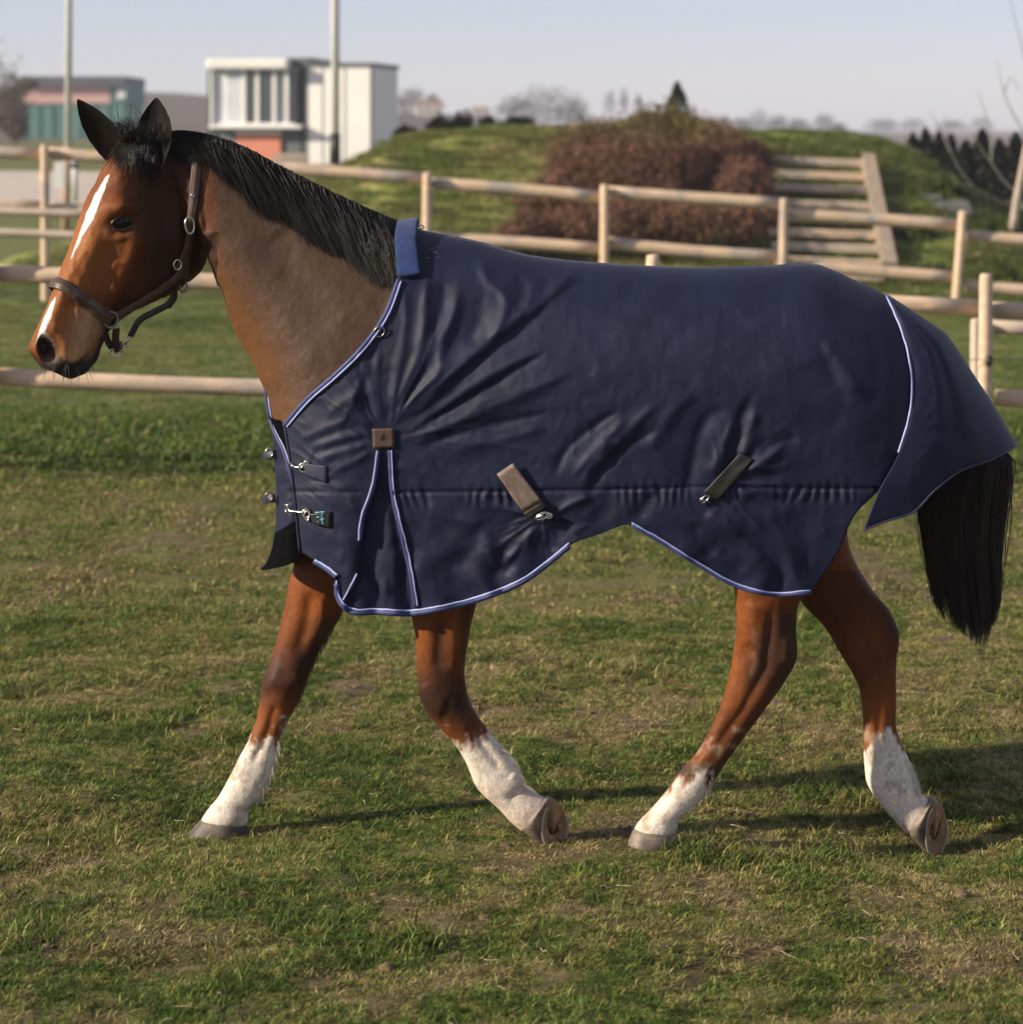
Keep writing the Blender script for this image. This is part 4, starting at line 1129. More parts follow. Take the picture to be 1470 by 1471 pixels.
mbk = bpy.data.materials.new("navy_nylon")
N, L, bs = nodes_of(mbk)
tc = N.new("ShaderNodeTexCoord")
nz_ = N.new("ShaderNodeTexNoise"); nz_.inputs["Scale"].default_value = 9; nz_.inputs["Detail"].default_value = 6; L.new(tc.outputs["Object"], nz_.inputs["Vector"])
rp = N.new("ShaderNodeValToRGB"); rp.color_ramp.elements[0].color = (.0042, .0068, .0260, 1); rp.color_ramp.elements[1].color = (.0064, .0098, .0350, 1)
rp.color_ramp.elements[0].position = .35; rp.color_ramp.elements[1].position = .7
L.new(nz_.outputs[0], rp.inputs[0])
# faint dust and light scuffs lying on the cloth
nd = N.new("ShaderNodeTexNoise"); nd.inputs["Scale"].default_value = 70; nd.inputs["Detail"].default_value = 8; L.new(tc.outputs["Object"], nd.inputs["Vector"])
dr = N.new("ShaderNodeMapRange"); dr.inputs[1].default_value = .66; dr.inputs[2].default_value = .80; dr.inputs[4].default_value = .25
L.new(nd.outputs[0], dr.inputs[0])
mx = N.new("ShaderNodeMix"); mx.data_type = 'RGBA'; L.new(dr.outputs[0], mx.inputs[0]); L.new(rp.outputs[0], mx.inputs[6]); mx.inputs[7].default_value = (.09, .085, .09, 1)
L.new(mx.outputs[2], bs.inputs["Base Color"])
bs.inputs["Roughness"].default_value = .60; bs.inputs["Specular IOR Level"].default_value = .28
bs.inputs["Sheen Weight"].default_value = .03; bs.inputs["Sheen Roughness"].default_value = .4; bs.inputs["Sheen Tint"].default_value = (.75, .75, 1, 1)
nb = N.new("ShaderNodeTexNoise"); nb.inputs["Scale"].default_value = 45; nb.inputs["Detail"].default_value = 5; L.new(tc.outputs["Object"], nb.inputs["Vector"])
# ripstop weave: two crossed wave textures
wvs = []
for ax in ('X', 'Z'):
    wv = N.new("ShaderNodeTexWave"); wv.wave_type = 'BANDS'; wv.bands_direction = ax; wv.inputs["Scale"].default_value = 130; wv.inputs["Distortion"].default_value = .6
    L.new(tc.outputs["Object"], wv.inputs["Vector"]); wvs.append(wv.outputs[1])
a1 = N.new("ShaderNodeMath"); a1.operation = 'ADD'; L.new(wvs[0], a1.inputs[0]); L.new(wvs[1], a1.inputs[1])
a2 = N.new("ShaderNodeMath"); a2.operation = 'MULTIPLY_ADD'; a2.inputs[1].default_value = .12; L.new(a1.outputs[0], a2.inputs[0]); L.new(nb.outputs[0], a2.inputs[2])
bp = N.new("ShaderNodeBump"); bp.inputs["Strength"].default_value = .35; bp.inputs["Distance"].default_value = .0010
L.new(a2.outputs[0], bp.inputs["Height"]); L.new(bp.outputs[0], bs.inputs["Normal"])
M['navy'] = mbk
M['bind'] = mat("blue_binding", (.022, .032, .115), (.034, .047, .16), .6, 60, bump=.4, bscale=400, bdist=.002)
M['cord'] = mat("pale_blue_cord", (.28, .33, .62), (.38, .43, .72), .55, 200, bump=.4, bscale=700, bdist=.001)
M['fleece'] = mat("royal_blue_fleece", (.006, .018, .080), (.012, .038, .150), .95, 45, bump=.6, bscale=260, bdist=.006, sheen=.1)
M['lining'] = mat("black_lining", (.0018, .0018, .003), None, .85, spec=.04)
M['tab'] = mat("black_tab", (.008, .011, .012), None, .45)
M['logo'] = mat("pale_blue_print", (.16, .42, .55), None, .5)
M['patch'] = mat("brown_patch", (.050, .026, .018), (.075, .042, .03), .7, 50, bump=.4, bscale=500, bdist=.001)
M['webbing'] = mat("taupe_webbing", (.125, .088, .070), (.185, .135, .108), .55, 70, bump=.4, bscale=500, bdist=.001)
M['webbing_dark'] = mat("dark_brown_webbing", (.007, .005, .0035), (.011, .008, .0055), .6, 70, bump=.4, bscale=500, bdist=.001)
M['navy_web'] = mat("navy_webbing", (.020, .020, .045), (.032, .031, .068), .5, 70, bump=.5, bscale=500, bdist=.001)

blanket = empty("horse_blanket", (0.25, 7.0, 1.0))
tag(blanket, "navy blue waterproof blanket with pale blue piping buckled round the horse", "blanket")

def shell(nu, nv, far):
    g = coons(TOPB, HEM, FRONT, REAR, nu, nv)
    v = surf(g[..., 0], g[..., 1])
    if far:
        xm = v.copy(); xm[..., 1] = 2 * YC(g[..., 0]) - v[..., 1]
        return xm
    return v
nu, nv = 330, 230
vn = shell(nu, nv, False); vf = shell(150, 110, True)
V = np.concatenate([vn.reshape(-1, 3), vf.reshape(-1, 3)])
Fc = gridf(nu, nv).tolist() + gridf(150, 110, nu * nv, True).tolist()
sh = mk("outer_shell", V, Fc, M['navy'], blanket)
so = sh.modifiers.new("thick", 'SOLIDIFY'); so.thickness = .004; so.offset = -1
# tail flap
def flap_grid(nu_, nv_, far):
    A = spline([(1275, 425), (1299, 480), (1313, 540), (1309, 600), (1292, 650), (1262, 706), (1240, 762)], nv_)
    B = spline([(1275, 423), (1297, 437), (1320, 452), (1342, 467), (1360, 480), (1370, 493), (1400, 539), (1420, 569), (1440, 601), (1463, 640)], nv_)
    hemc = spline([(1241, 762), (1275, 748), (1310, 737), (1345, 703), (1380, 677), (1425, 660), (1463, 640)], nu_)
    u = np.linspace(0, 1, nu_)[None]; v = np.linspace(0, 1, nv_)[:, None]
    gx_ = (1 - u) * A[:, :1] + u * B[:, :1]; gy_ = (1 - u) * A[:, 1:] + u * B[:, 1:]
    hx_ = hemc[:, 0][None]; hy_ = hemc[:, 1][None]
    wv_ = v ** 2.2
    gx_ = gx_ + wv_ * (hx_ - gx_[-1:]); gy_ = gy_ + wv_ * (hy_ - gy_[-1:])
    # the seam side follows the blanket, the ridge runs over the tail
    Wseam = Wb(np.minimum(A[:, 0], 1313), A[:, 1])[:, None] + .008 + .012 * v
    prof = np.clip(1 - u ** 3.0, 0, 1) ** .6
    W = Wseam * prof
    W = W + .010 * np.sin(v * 3.1) * (np.exp(-((u - .78) / .06) ** 2) * v - np.exp(-((u - .66) / .05) ** 2) * v + .7 * np.exp(-((u - .5) / .08) ** 2) * (1 - v)) + (fbm2(gx_, gy_, .04, 3, 71) - .5) * .012 * np.sin(u * np.pi)
    W = W - .02 * v * np.sin(u * np.pi)
    Yc = YC(1330) + 0 * gx_
    out_ = Pn(gx_, gy_, Yc - W)
    if far: out_[..., 1] = 2 * Yc - out_[..., 1]
    return out_
fn = flap_grid(70, 90, False); ffl = flap_grid(40, 50, True)
tf = mk("tail_flap", np.concatenate([fn.reshape(-1, 3), ffl.reshape(-1, 3)]), gridf(70, 90).tolist() + gridf(40, 50, 6300, True).tolist(), M['navy'], blanket)
so = tf.modifiers.new("thick", 'SOLIDIFY'); so.thickness = .004; so.offset = -1
mb = MB(); mb.tube(fn[-1][::1] + np.array([0, -.001, 0]), .0028, 6); mb.build("hem_edge", M['navy_web'], tf)

# chest panel of the far side, coming round the breast
nuc, nvc = 120, 150
tpx = spline_at(np.array([(440, 626, -.120), (408, 610, -.095), (384, 548, .00), (430, 520, .14), (520, 480, .24)]), np.array([0, .25, .5, .75, 1]), np.linspace(0, 1, nuc))
bpx = spline_at(np.array([(433, 796, -.12), (412, 812, -.10), (375, 818, .00), (418, 808, .15), (500, 832, .24)]), np.array([0, .25, .5, .75, 1]), np.linspace(0, 1, nuc))
mpx = spline_at(np.array([(435, 745, -.120), (412, 742, -.10), (398, 735, .01), (428, 700, .15), (505, 690, .25)]), np.array([0, .25, .5, .75, 1]), np.linspace(0, 1, nuc))
tv = np.linspace(0, 1, nvc)[:, None, None]
g3 = (1 - tv) * (1 - 2 * tv) * tpx[None] + 4 * tv * (1 - tv) * mpx[None] + tv * (2 * tv - 1) * bpx[None]
wr = (fbm2(g3[..., 0], g3[..., 1], .05, 3, 81) - .5) * .014
cp = Pn(g3[..., 0], g3[..., 1], 7.035 + g3[..., 2] - wr)
ch = mk("chest_panel", cp.reshape(-1, 3), gridf(nuc, nvc), M['navy'], blanket)
so = ch.modifiers.new("thick", 'SOLIDIFY'); so.thickness = .004; so.offset = 0
ch.data.materials.append(M['lining'])
CORD = [(383, 556), (387, 590), (395, 618), (408, 645), (419, 680), (424, 700)]
fcx = np.array([np.mean([g3[..., 0].ravel()[i] for i in p.vertices]) for p in ch.data.polygons]); fcy = np.array([np.mean([g3[..., 1].ravel()[i] for i in p.vertices]) for p in ch.data.polygons])
fs = np.arange(len(fcx)) % (nuc - 1)
ch.data.polygons.foreach_set("material_index", ((fcx > np.interp(fcy, [b for a, b in CORD], [a for a, b in CORD])) & (fcy < 705) & (fs < nuc * .5) | (fcy > 745 + .6 * (430 - fcx))).astype(np.int32))
CBV = BVHTree.FromPolygons([tuple(v) for v in cp.reshape(-1, 3)], [tuple(q) for q in gridf(nuc, nvc).tolist()])
cpth = []
for a, b in spline(CORD, 40):
    loc = CBV.ray_cast(CAM, (Vector(P(a, b, 7.0)) - CAM).normalized())[0]
    cpth.append(np.array(loc) if loc is not None else P(a, b, 7.0 if not cpth else cpth[-1][1]))
cpth = np.array(cpth); mb = MB(); mb.tube(cpth + np.array([-.003, -.003, 0]), .0048, 8); bo = mb.build("binding", M['bind'], ch)
mb = MB(); mb.tube(cpth + np.array([.003, -.007, 0]), .0026, 6); mb.build("cord", M['cord'], bo)

# bindings and cords
def binding(pts, r1, r2, off, nn=90, lift=.002, nm="binding"):
    p = spline(pts, nn)
    w = surf(p[:, 0], p[:, 1], lift)
    mb_ = MB(); mb_.tube(w, r1, 8); bo_ = mb_.build(nm, M['bind'], blanket)
    q = p + np.array(off); w2 = surf(q[:, 0], q[:, 1], lift + r1 * .62)
    # slight unevenness of the stitched cord
    w2 += (fbm(w2 * 40, 2, 6) - .5)[:, None] * .003 * np.array([1, 0, 1])
    mb_ = MB(); mb_.tube(w2, r2 * (0.8 + .4 * fbm(w2 * 60, 2, 7)), 6); mb_.build("cord", M['cord'], bo_)
binding(FRONT[2:8], .0068, .0027, (3.5, 2.0))
mb = MB(); p = spline(FRONT[7:], 40); mb.tube(surf(p[:, 0], p[:, 1], .001), .0045, 8); mb.build("front_edge", M['navy'], blanket)
binding([(452, 806), (466, 814), (484, 828)], .0085, .0035, (1, -2), 20)
binding([(484, 838), (486, 858), (497, 874), (545, 879), (592, 881), (640, 873), (690, 860), (755, 833), (795, 803), (818, 784)], .0082, .0026, (0, -4), 120)
binding([(908, 754), (940, 772), (1010, 815), (1060, 842), (1110, 854), (1165, 851)], .0062, .0022, (0, -3), 90)
binding(REAR[:5], .0035, .0030, (-1, 0), 80, .004)
binding([(544, 648), (536, 700), (521, 744), (517, 777)], .0062, .0024, (-2, 0), 50)
binding([(514, 824), (505, 842), (494, 862)], .0035, .0026, (-1, 0), 20)
binding(GR, .0062, .0024, (2.5, 0), 70)

# fleece collar over the withers
rings = []
for px0, py0 in spline([(588, 402), (585, 375), (583, 345), (586, 322)], 16): rings.append((px0, py0))
pn_ = []
for px0, py0 in rings:
    w = Wb(px0, max(py0, Ttop(px0))) + .006
    pn_.append(P(px0, py0 - 2, YC(px0) - w))
pn_ = np.array(pn_); far_ = pn_[::-1].copy(); far_[:, 1] = 2 * YC(586) - far_[:, 1]
pth = np.concatenate([pn_[:-1], far_])
nr_ = np.array([[0, p[1] - YC(586), .02 + .06 * (p[2] - pn_[0, 2])] for p in pth]); nr_[:, 1] *= 1.0; nr_ /= np.linalg.norm(nr_, axis=1, keepdims=True)
v, f = ribbon(pth, nr_, .060, .014, wdir=np.array([1, 0, .12]) / math.hypot(1, .12))
v = v + (fbm(v * 60, 3, 3) - .5)[:, None] * .008
fc = mk("fleece_collar", v, f, M['fleece'], blanket)
md = fc.modifiers.new("s", 'SUBSURF'); md.levels = 2; md.render_levels = 2

# patch, straps, clips
def plate(pts4, lift, th, m_, nm, par, n_=8):
    """four photo corners -> small thick plate following the cloth"""
    a, b, c, d_ = [np.array(q, float) for q in pts4]
    u = np.linspace(0, 1, n_)[None, :, None]; v_ = np.linspace(0, 1, n_)[:, None, None]
    g = (1 - v_) * ((1 - u) * a + u * b) + v_ * ((1 - u) * d_ + u * c)
    w = Pn(g[..., 0], g[..., 1], (surf(g[..., 0], g[..., 1])[..., 1]).mean() * .5 + .5 * surf(g[..., 0], g[..., 1])[..., 1] - lift)
    o_ = mk(nm, w.reshape(-1, 3), gridf(n_, n_), m_, par)
    s_ = o_.modifiers.new("t", 'SOLIDIFY'); s_.thickness = th; s_.offset = 1
    return o_
pa = plate([(535, 616), (566, 615), (567, 643), (536, 644)], .006, .003, M['patch'], "patch", blanket)
mb = MB()
p0 = surf(np.array([551.]), np.array([629.]), .0105)[0]
th = np.linspace(0, 2 * np.pi, 20)
mb.tube(p0 + np.stack([np.cos(th) * .0095, 0 * th, np.sin(th) * .0095], 1), .0008, 5, False)
mb.tube(p0 + np.array([[-.004, 0, -.004], [0, 0, .006], [.004, 0, -.004]]), .0008, 5); mb.tube(p0 + np.array([[-.003, 0, -.001], [.003, 0, -.001]]), .0008, 5)
mb.build("emblem", mat("embossed_mark", (.022, .012, .008), None, .6), pa)
# front surcingle strap and clip
st = plate([(714, 681), (737, 665), (779, 720), (752, 736)], .012, .004, M['webbing'], "surcingle_strap", blanket, 10)
plate([(752, 737), (780, 720), (786, 728), (758, 746)], .013, .005, M['webbing_dark'], "strap_fold", st, 5)
def clip(pts, r, nm, par, loop=None):
    mb_ = MB()
    for q in pts: mb_.tube(np.array(q), r, 8)
    return mb_.build(nm, M['metal'], par)
def S(px, py, lift=.012): return surf(np.array([float(px)]), np.array([float(py)]), lift)[0]
def oval(px, py, rx, rz, lift, rot=0, n_=22):
    c = S(px, py, lift); th = np.linspace(0, 2 * np.pi, n_)
    x = np.cos(th) * rx; z = np.sin(th) * rz
    return c + np.stack([x * math.cos(rot) - z * math.sin(rot), 0 * th - .002 * np.cos(th), x * math.sin(rot) + z * math.cos(rot)], 1)
clip([oval(779, 741, .016, .007, .016, .5), [S(768, 746, .018), S(784, 736, .018)], [S(774, 741, .02), S(780, 746, .022), S(793, 739, .018)], oval(789, 741, .008, .006, .016, .3), [S(777, 738, .022), S(780, 750, .020)]], .0026, "snap_clip", st)
mb = MB(); bmx = bmesh.new(); bmesh.ops.create_icosphere(bmx, subdivisions=2, radius=.0062)
vv = np.array([q.co[:] for q in bmx.verts]); ff_ = [[q.index for q in p.verts] for p in bmx.faces]; bmx.free()
mb.add(vv + S(778, 741, .022), ff_); mb.build("rivet", M['metal'], st)
# rear surcingle strap
st2 = plate([(1064, 650), (1083, 660), (1032, 718), (1010, 708)], .006, .004, M['webbing_dark'], "surcingle_strap", blanket, 10)
clip([oval(1013, 717, .014, .006, .008, .8), [S(1006, 716, .01), S(1020, 722, .01)]], .0022, "snap_clip", st2); st2.children[0].data.materials[0] = M['steel_dark']
# chest straps with clips
cs1 = plate([(438, 665), (471, 669), (470, 694), (440, 682)], .007, .005, M['navy_web'], "chest_strap", blanket)
clip([oval(436, 672, .011, .012, .012, .2), [S(416, 664, .012), S(424, 671, .016), S(433, 672, .014), S(438, 664, .012)], [S(418, 666, .012), S(421, 673, .012)], oval(440, 667, .006, .008, .012)], .0024, "snap_clip", cs1)
cs2 = plate([(446, 738), (476, 735), (475, 758), (450, 752)], .007, .006, M['tab'], "chest_strap", blanket)
clip([oval(440, 738, .010, .011, .012, .1), [S(412, 727, .015), S(416, 734, .016), S(434, 736, .014), S(441, 730, .012)], [S(408, 726, .014), S(415, 725, .014)], [S(411, 731, .013), S(411, 741, .012)], oval(441, 741, .007, .012, .011)], .0026, "snap_clip", cs2)
# print on the lower tab: two letter-like strokes
def stroke(pts, r, nm, par, m_):
    mb_ = MB()
    for s_ in pts:
        w = np.array([S(a, b, .0158) for a, b in s_]); v, f = ribbon(w, np.tile([0, -1.0, 0], (len(w), 1)), r, .0006); mb_.add(v, f)
    return mb_.build(nm, m_, par, smooth=False)
stroke([[(453, 736), (455, 743), (452.5, 750)], [(453, 736), (458.5, 736)], [(454, 743), (458.5, 742.5)], [(452.5, 750), (457, 749)]], .0030, "letter", cs2, M['logo'])
stroke([[(460, 735.5), (466, 735)], [(463, 735), (462, 743), (464, 753)], [(460, 747), (465.5, 745)]], .0026, "letter", cs2, M['logo'])
# straps on the far side of the chest
for yy in (652, 715):
    q = np.array([P(396, yy, 6.985), P(388, yy + 2, 7.0), P(380, yy + 3, 7.03)])
    v, f = ribbon(q, np.tile([-.8, -.6, 0], (3, 1)), .022, .006); mb = MB(); mb.add(v, f); o_ = mb.build("chest_strap", M['navy_web'], blanket)
    mb = MB(); th = np.linspace(0, 2 * np.pi, 18); mb.tube(P(387, yy - 2, 6.985) + np.stack([np.cos(th) * .010, -.004 + 0 * th, np.sin(th) * .012], 1), .0022, 6, False); mb.build("buckle", M['metal'] if yy < 700 else M['steel_dark'], o_)
# rings
dring = MB(); dring.tube(oval(545, 477, .0145, .0125, .008, .6), .0021, 8, False)
dring.build("neck_ring", M['steel_dark'], blanket)
plate([(541, 470), (549, 474), (546, 480), (538, 476)], .005, .003, M['navy_web'], "ring_tab", blanket, 4)
mb = MB(); c0 = P(604, 328, 6.99); th = np.linspace(0, 2 * np.pi, 16); mb.tube(c0 + np.stack([np.cos(th) * .010, 0 * th, np.sin(th) * .005 + .003], 1), .0018, 6, False); mb.build("neck_ring", M['metal'], blanket)
# small pale print below the withers
stroke([[(619, 358), (625, 356)], [(622, 362), (628, 363)], [(614, 370), (616, 371)], [(626, 369), (633, 368)]], .0013, "print", blanket, mat("grey_print", (.10, .10, .13), None, .6))

# ------------------------------------------------------------------ halter
halter = empty("leather_halter", tuple(Hd(160, 400)))
tag(halter, "brown leather halter with silver buckles on the horse's head", "halter")
def strap(pts, width, nm, m_=None, lift=.002, th=.005, nn=30):
    p = spline(pts, nn); w, nr = hits(p, lift)
    # the strap spans hollows instead of dipping into them
    sl = np.concatenate([[0], np.cumsum(np.linalg.norm(np.diff(p, axis=0), axis=1))]); hull = []
    for i in range(len(p)):
        while len(hull) > 1 and (w[hull[-1], 1] - w[hull[-2], 1]) * (sl[i] - sl[hull[-2]]) >= (w[i, 1] - w[hull[-2], 1]) * (sl[hull[-1]] - sl[hull[-2]]): hull.pop()
        hull.append(i)
    w = Pn(p[:, 0], p[:, 1], np.minimum(w[:, 1], np.interp(sl, sl[hull], w[hull, 1])))
    for _ in range(3):
        w[1:-1] = (w[:-2] + w[1:-1] * 2 + w[2:]) / 4; nr[1:-1] = (nr[:-2] + nr[1:-1] * 2 + nr[2:]) / 4
    nr /= np.linalg.norm(nr, axis=1, keepdims=True)
    v, f = ribbon(w + nr * .002, nr, width, th); mb_ = MB(); mb_.add(v, f)
    o_ = mb_.build(nm, m_ or M['leather'], halter)
    # raised stitched centre
    v, f = ribbon(w + nr * (th + .0015), nr, width * .45, .0025); mb_ = MB(); mb_.add(v, f); mb_.build("padding", M['leather'], o_)
    return o_
def ringpath(c, e1, e2, a0, a1, nn, lift=.003):
    pos, nr = [], []
    for a in np.linspace(a0, a1, nn):
        d_ = e1 * math.cos(a) + e2 * math.sin(a)
        loc, n_, i_, dist = BV.ray_cast(Vector(c + d_ * .3), Vector(-d_))
        if loc is None: continue
        n_ = np.array(n_); pos.append(np.array(loc) + n_ * lift); nr.append(n_)
    return np.array(pos), np.array(nr)
# noseband: from the near cheek ring over the nose to the far side
cN = Hd(116, 433); e1 = Hd(75, 402) - cN; e1 /= np.linalg.norm(e1)
w, nr = ringpath(cN, e1, HL, 2.75, -2.3, 90)
k0 = int(np.argmin(np.hypot(proj(w)[0] - 160, proj(w)[1] - 456)[:45])); w, nr = w[k0:], nr[k0:]
for _ in range(4):
    w[1:-1] = (w[:-2] + w[1:-1] * 2 + w[2:]) / 4; nr[1:-1] = (nr[:-2] + nr[1:-1] * 2 + nr[2:]) / 4
wd = np.cross(e1, HL)
v, f = ribbon(w + nr * .003, nr, .032, .007, wdir=wd); mb = MB(); mb.add(v, f); nb_ = mb.build("noseband", M['leather'], halter)
v, f = ribbon(w + nr * .0095, nr, .014, .003, wdir=wd); mb = MB(); mb.add(v, f); mb.build("padding", M['leather'], nb_)
ringp = w[0]
rx_, ry_ = proj(ringp)
strap([(float(rx_) + 4, float(ry_) - 1), (200, 435), (236, 411), (258, 392), (264, 380)], .024, "cheek_strap")
crown = strap([(262, 398), (266, 376), (270, 350), (274, 328), (278, 290), (281, 255), (284, 225), (288, 206)], .026, "crown_strap")
strap([(254, 384), (262, 366), (268, 348)], .016, "cheek_strap")
def _tree(o): return BVHTree.FromPolygons([tuple(q.co) for q in o.data.vertices], [tuple(q.vertices) for q in o.data.polygons])
CROWN = _tree(crown)
def hring(px, py, r, m_, tr=.0032, lift=.010, asp=1.0, nm="ring", rot=0.0, on=None):
    p_, n_ = hit(px, py)
    if on is not None:
        loc = on.ray_cast(CAM, (Vector(P(px, py, 7.0)) - CAM).normalized())[0]
        if loc is not None: p_, n_ = np.array(loc), HL.copy()
    if p_ is None: p_, n_ = Hd(px, py, .05), HL.copy()
    n_ = HL * .9 + n_ * .1; n_ /= np.linalg.norm(n_)
    up = np.array([0, 0, 1.0]); s_ = np.cross(up, n_); s_ /= np.linalg.norm(s_); up = np.cross(n_, s_)
    th = np.linspace(0, 2 * np.pi, 28); a = np.cos(th) * r; b = np.sin(th) * r * asp
    mb_ = MB(); mb_.tube(p_ + n_ * lift + (a * math.cos(rot) - b * math.sin(rot))[:, None] * s_ + (a * math.sin(rot) + b * math.cos(rot))[:, None] * up, tr, 8, False)
    return mb_.build(nm, m_, halter)
hring(float(rx_), float(ry_), .021, M['steel_dark'], .0040)
hring(271, 324, .0130, M['metal'], .0032, .007, 1.75, "buckle", .1, CROWN)
hring(276, 281, .004, M['metal'], .002, .004, 1, "stud", 0, CROWN)
hring(252, 380, .011, M['metal'], .0026, .014, 1.2)
hring(262, 412, .011, M['steel_dark'], .0028, .006, 1.3)
def hang(pts, width, nm, m_, w0=.04, w1=.02, th=.005):
    p = spline(pts, 24); q = np.array([Hd(a, b, w0 + (w1 - w0) * i / 23) for i, (a, b) in enumerate(p)])
    v, f = ribbon(q, np.tile(HL, (24, 1)), width, th); mb_ = MB(); mb_.add(v, f); return mb_.build(nm, m_, halter)
hang([(240, 420), (236, 432), (214, 447), (196, 458), (183, 482)], .018, "throat_strap", M['leather_dark'], .05, .02)
hang([(236, 410), (240, 424), (232, 440)], .020, "throat_strap", M['leather_dark'], .055, .04)
hang([(158, 470), (160, 488), (166, 504)], .020, "chin_strap", M['leather_dark'], .045, .015)
hang([(146, 466), (150, 486), (160, 502)], .018, "chin_strap", M['leather_dark'], .02, .012)
def htube(pts, r, nm, m_, w_=.02, closed=False):
    mb_ = MB(); mb_.tube(np.array([Hd(a, b, w_) for a, b in pts]), r, 8); return mb_.build(nm, m_, halter)
htube([(182, 480), (179, 488), (176, 494)], .0042, "snap_clip", M['metal'])
htube([(176, 494), (172, 501), (169, 507)], .0034, "snap_clip", M['metal'])
htube([(173, 495), (180, 498)], .0026, "clip_bar", M['metal'])
th = np.linspace(0, 2 * np.pi, 22)
htube([(162 + 9 * math.cos(t), 506 + 6 * math.sin(t)) for t in th], .0026, "ring", M['metal'])
htube([(168, 490), (170, 496), (169, 502)], .006, "pad", mat("red_leather", (.22, .06, .035), None, .55))
# ------------------------------------------------------------------ fences
def rail_mesh(A, B, h, d, seed):
    """half-round timber between A and B: flat at the back, rounded face to the front, slightly bowed"""
    g = np.random.default_rng(seed)
    A, B = np.asarray(A, float), np.asarray(B, float)
    k = 7; t = np.linspace(0, 1, k)
    sec = np.array([(0, -.5), (-.55, -.44), (-.9, -.22), (-1, 0), (-.9, .22), (-.55, .44), (0, .5)])
    c = A + (B - A) * t[:, None]; c[:, 2] += np.sin(t * np.pi) * g.normal(0, .008)
    hh = h * (1 + g.normal(0, .02, k)); v = []
    for i in range(k):
        v.append(c[i] + np.stack([0 * sec[:, 0], sec[:, 0] * d, sec[:, 1] * hh[i]], 1))
    m = len(sec)
    f = [[i * m + j, i * m + (j + 1) % m, (i + 1) * m + (j + 1) % m, (i + 1) * m + j] for i in range(k - 1) for j in range(m)]
    f.append(list(range(m))[::-1]); f.append([(k - 1) * m + j for j in range(m)])
    return np.concatenate(v), f
def post_mesh(top, bot, r, seed):
    g = np.random.default_rng(seed)
    t = np.array([0, .03, .25, .5, .75, .96, .99, 1.0]); rr = r * np.array([1.02, 1.02, 1.01, 1, 1, .98, .93, .80])
    pth = np.asarray(bot) + (np.asarray(top) - np.asarray(bot)) * t[:, None] + g.normal(0, r * .03, (8, 3))
    return tube_mesh(pth, rr, 14)
def gz(x, y): return float(ground_z(np.array([x]), np.array([y]))[0])
def fence(name, label, Y, posts, rails, pr, rh, rd, m_=None):
    e_ = empty(name, (float(P(posts[0][0], 0, Y)[0]), Y, 0)); tag(e_, label, "fence", "timber paddock fences")
    for i, (tx, ty, bx) in enumerate(posts):
        top = P(tx, ty, Y); b = P(bx, 0, Y); b[2] = gz(b[0], Y) - .15
        v, f = post_mesh(top, b, pr, 31 * i + int(Y)); mk("post", v, f, m_ or M['wood'], e_)
    for i, (x0, y0, x1, y1) in enumerate(rails):
        v, f = rail_mesh(P(x0, y0, Y + pr * 1.0 + rd), P(x1, y1, Y + pr * 1.0 + rd), rh, rd, 77 * i + int(Y)); mk("rail", v, f, m_ or M['wood'], e_)
    return e_
# nearer fence, running behind the horse
pB = [(-495, 318, -494), (-18, 344, -18), (461, 352, 461), (938, 366, 938), (1417, 394, 1413), (1890, 420, 1890)]
rB = [(-480, 372, -4, 391), (-10, 392, 466, 412), (466, 404, 935, 424), (930, 418, 1412, 443), (1418, 446, 1890, 462),
      (-480, 520, -4, 538), (-10, 541, 466, 559), (466, 552, 935, 566), (930, 560, 1412, 570), (1430, 572, 1890, 584)]
for k in (1, 2, 3):      # the fence runs on beyond both picture edges
    pB += [(-495 - 477 * k, 318 - 20 * k, -495 - 477 * k), (1890 + 477 * k, 420 + 16 * k, 1890 + 477 * k)]
    for y0, y1, z0, z1 in ((372, 391, 462, 478), (520, 538, 584, 598)):
        rB += [(-480 - 477 * k, y0 - 18 * k, -490 - 477 * (k - 1), y0 - 18 * (k - 1)), (1890 + 477 * (k - 1), z0 + 16 * (k - 1), 1890 + 477 * k, z0 + 16 * k)]
fB = fence("paddock_fence", "nearer two-rail timber fence running directly behind the horse", 14.0, pB, rB, .038, .096, .045)
mb = MB(); mb.tube(np.array([P(-480, 490, 14.0), P(461, 500, 14.0), P(938, 507, 14.0), P(1421, 517, 13.95), P(1890, 522, 14.0)]), .0022, 5); mb.build("fence_wire", mat("dark_wire", (.04, .04, .035), None, .6), fB)
mb = MB(); mb.box(P(1421, 518, 13.94), (.03, .03, .05)); mb.tube(np.array([P(1421, 512, 13.93), P(1421, 526, 13.93)]), .014, 8); mb.build("insulator", mat("black_plastic", (.012, .012, .012), None, .5), fB)
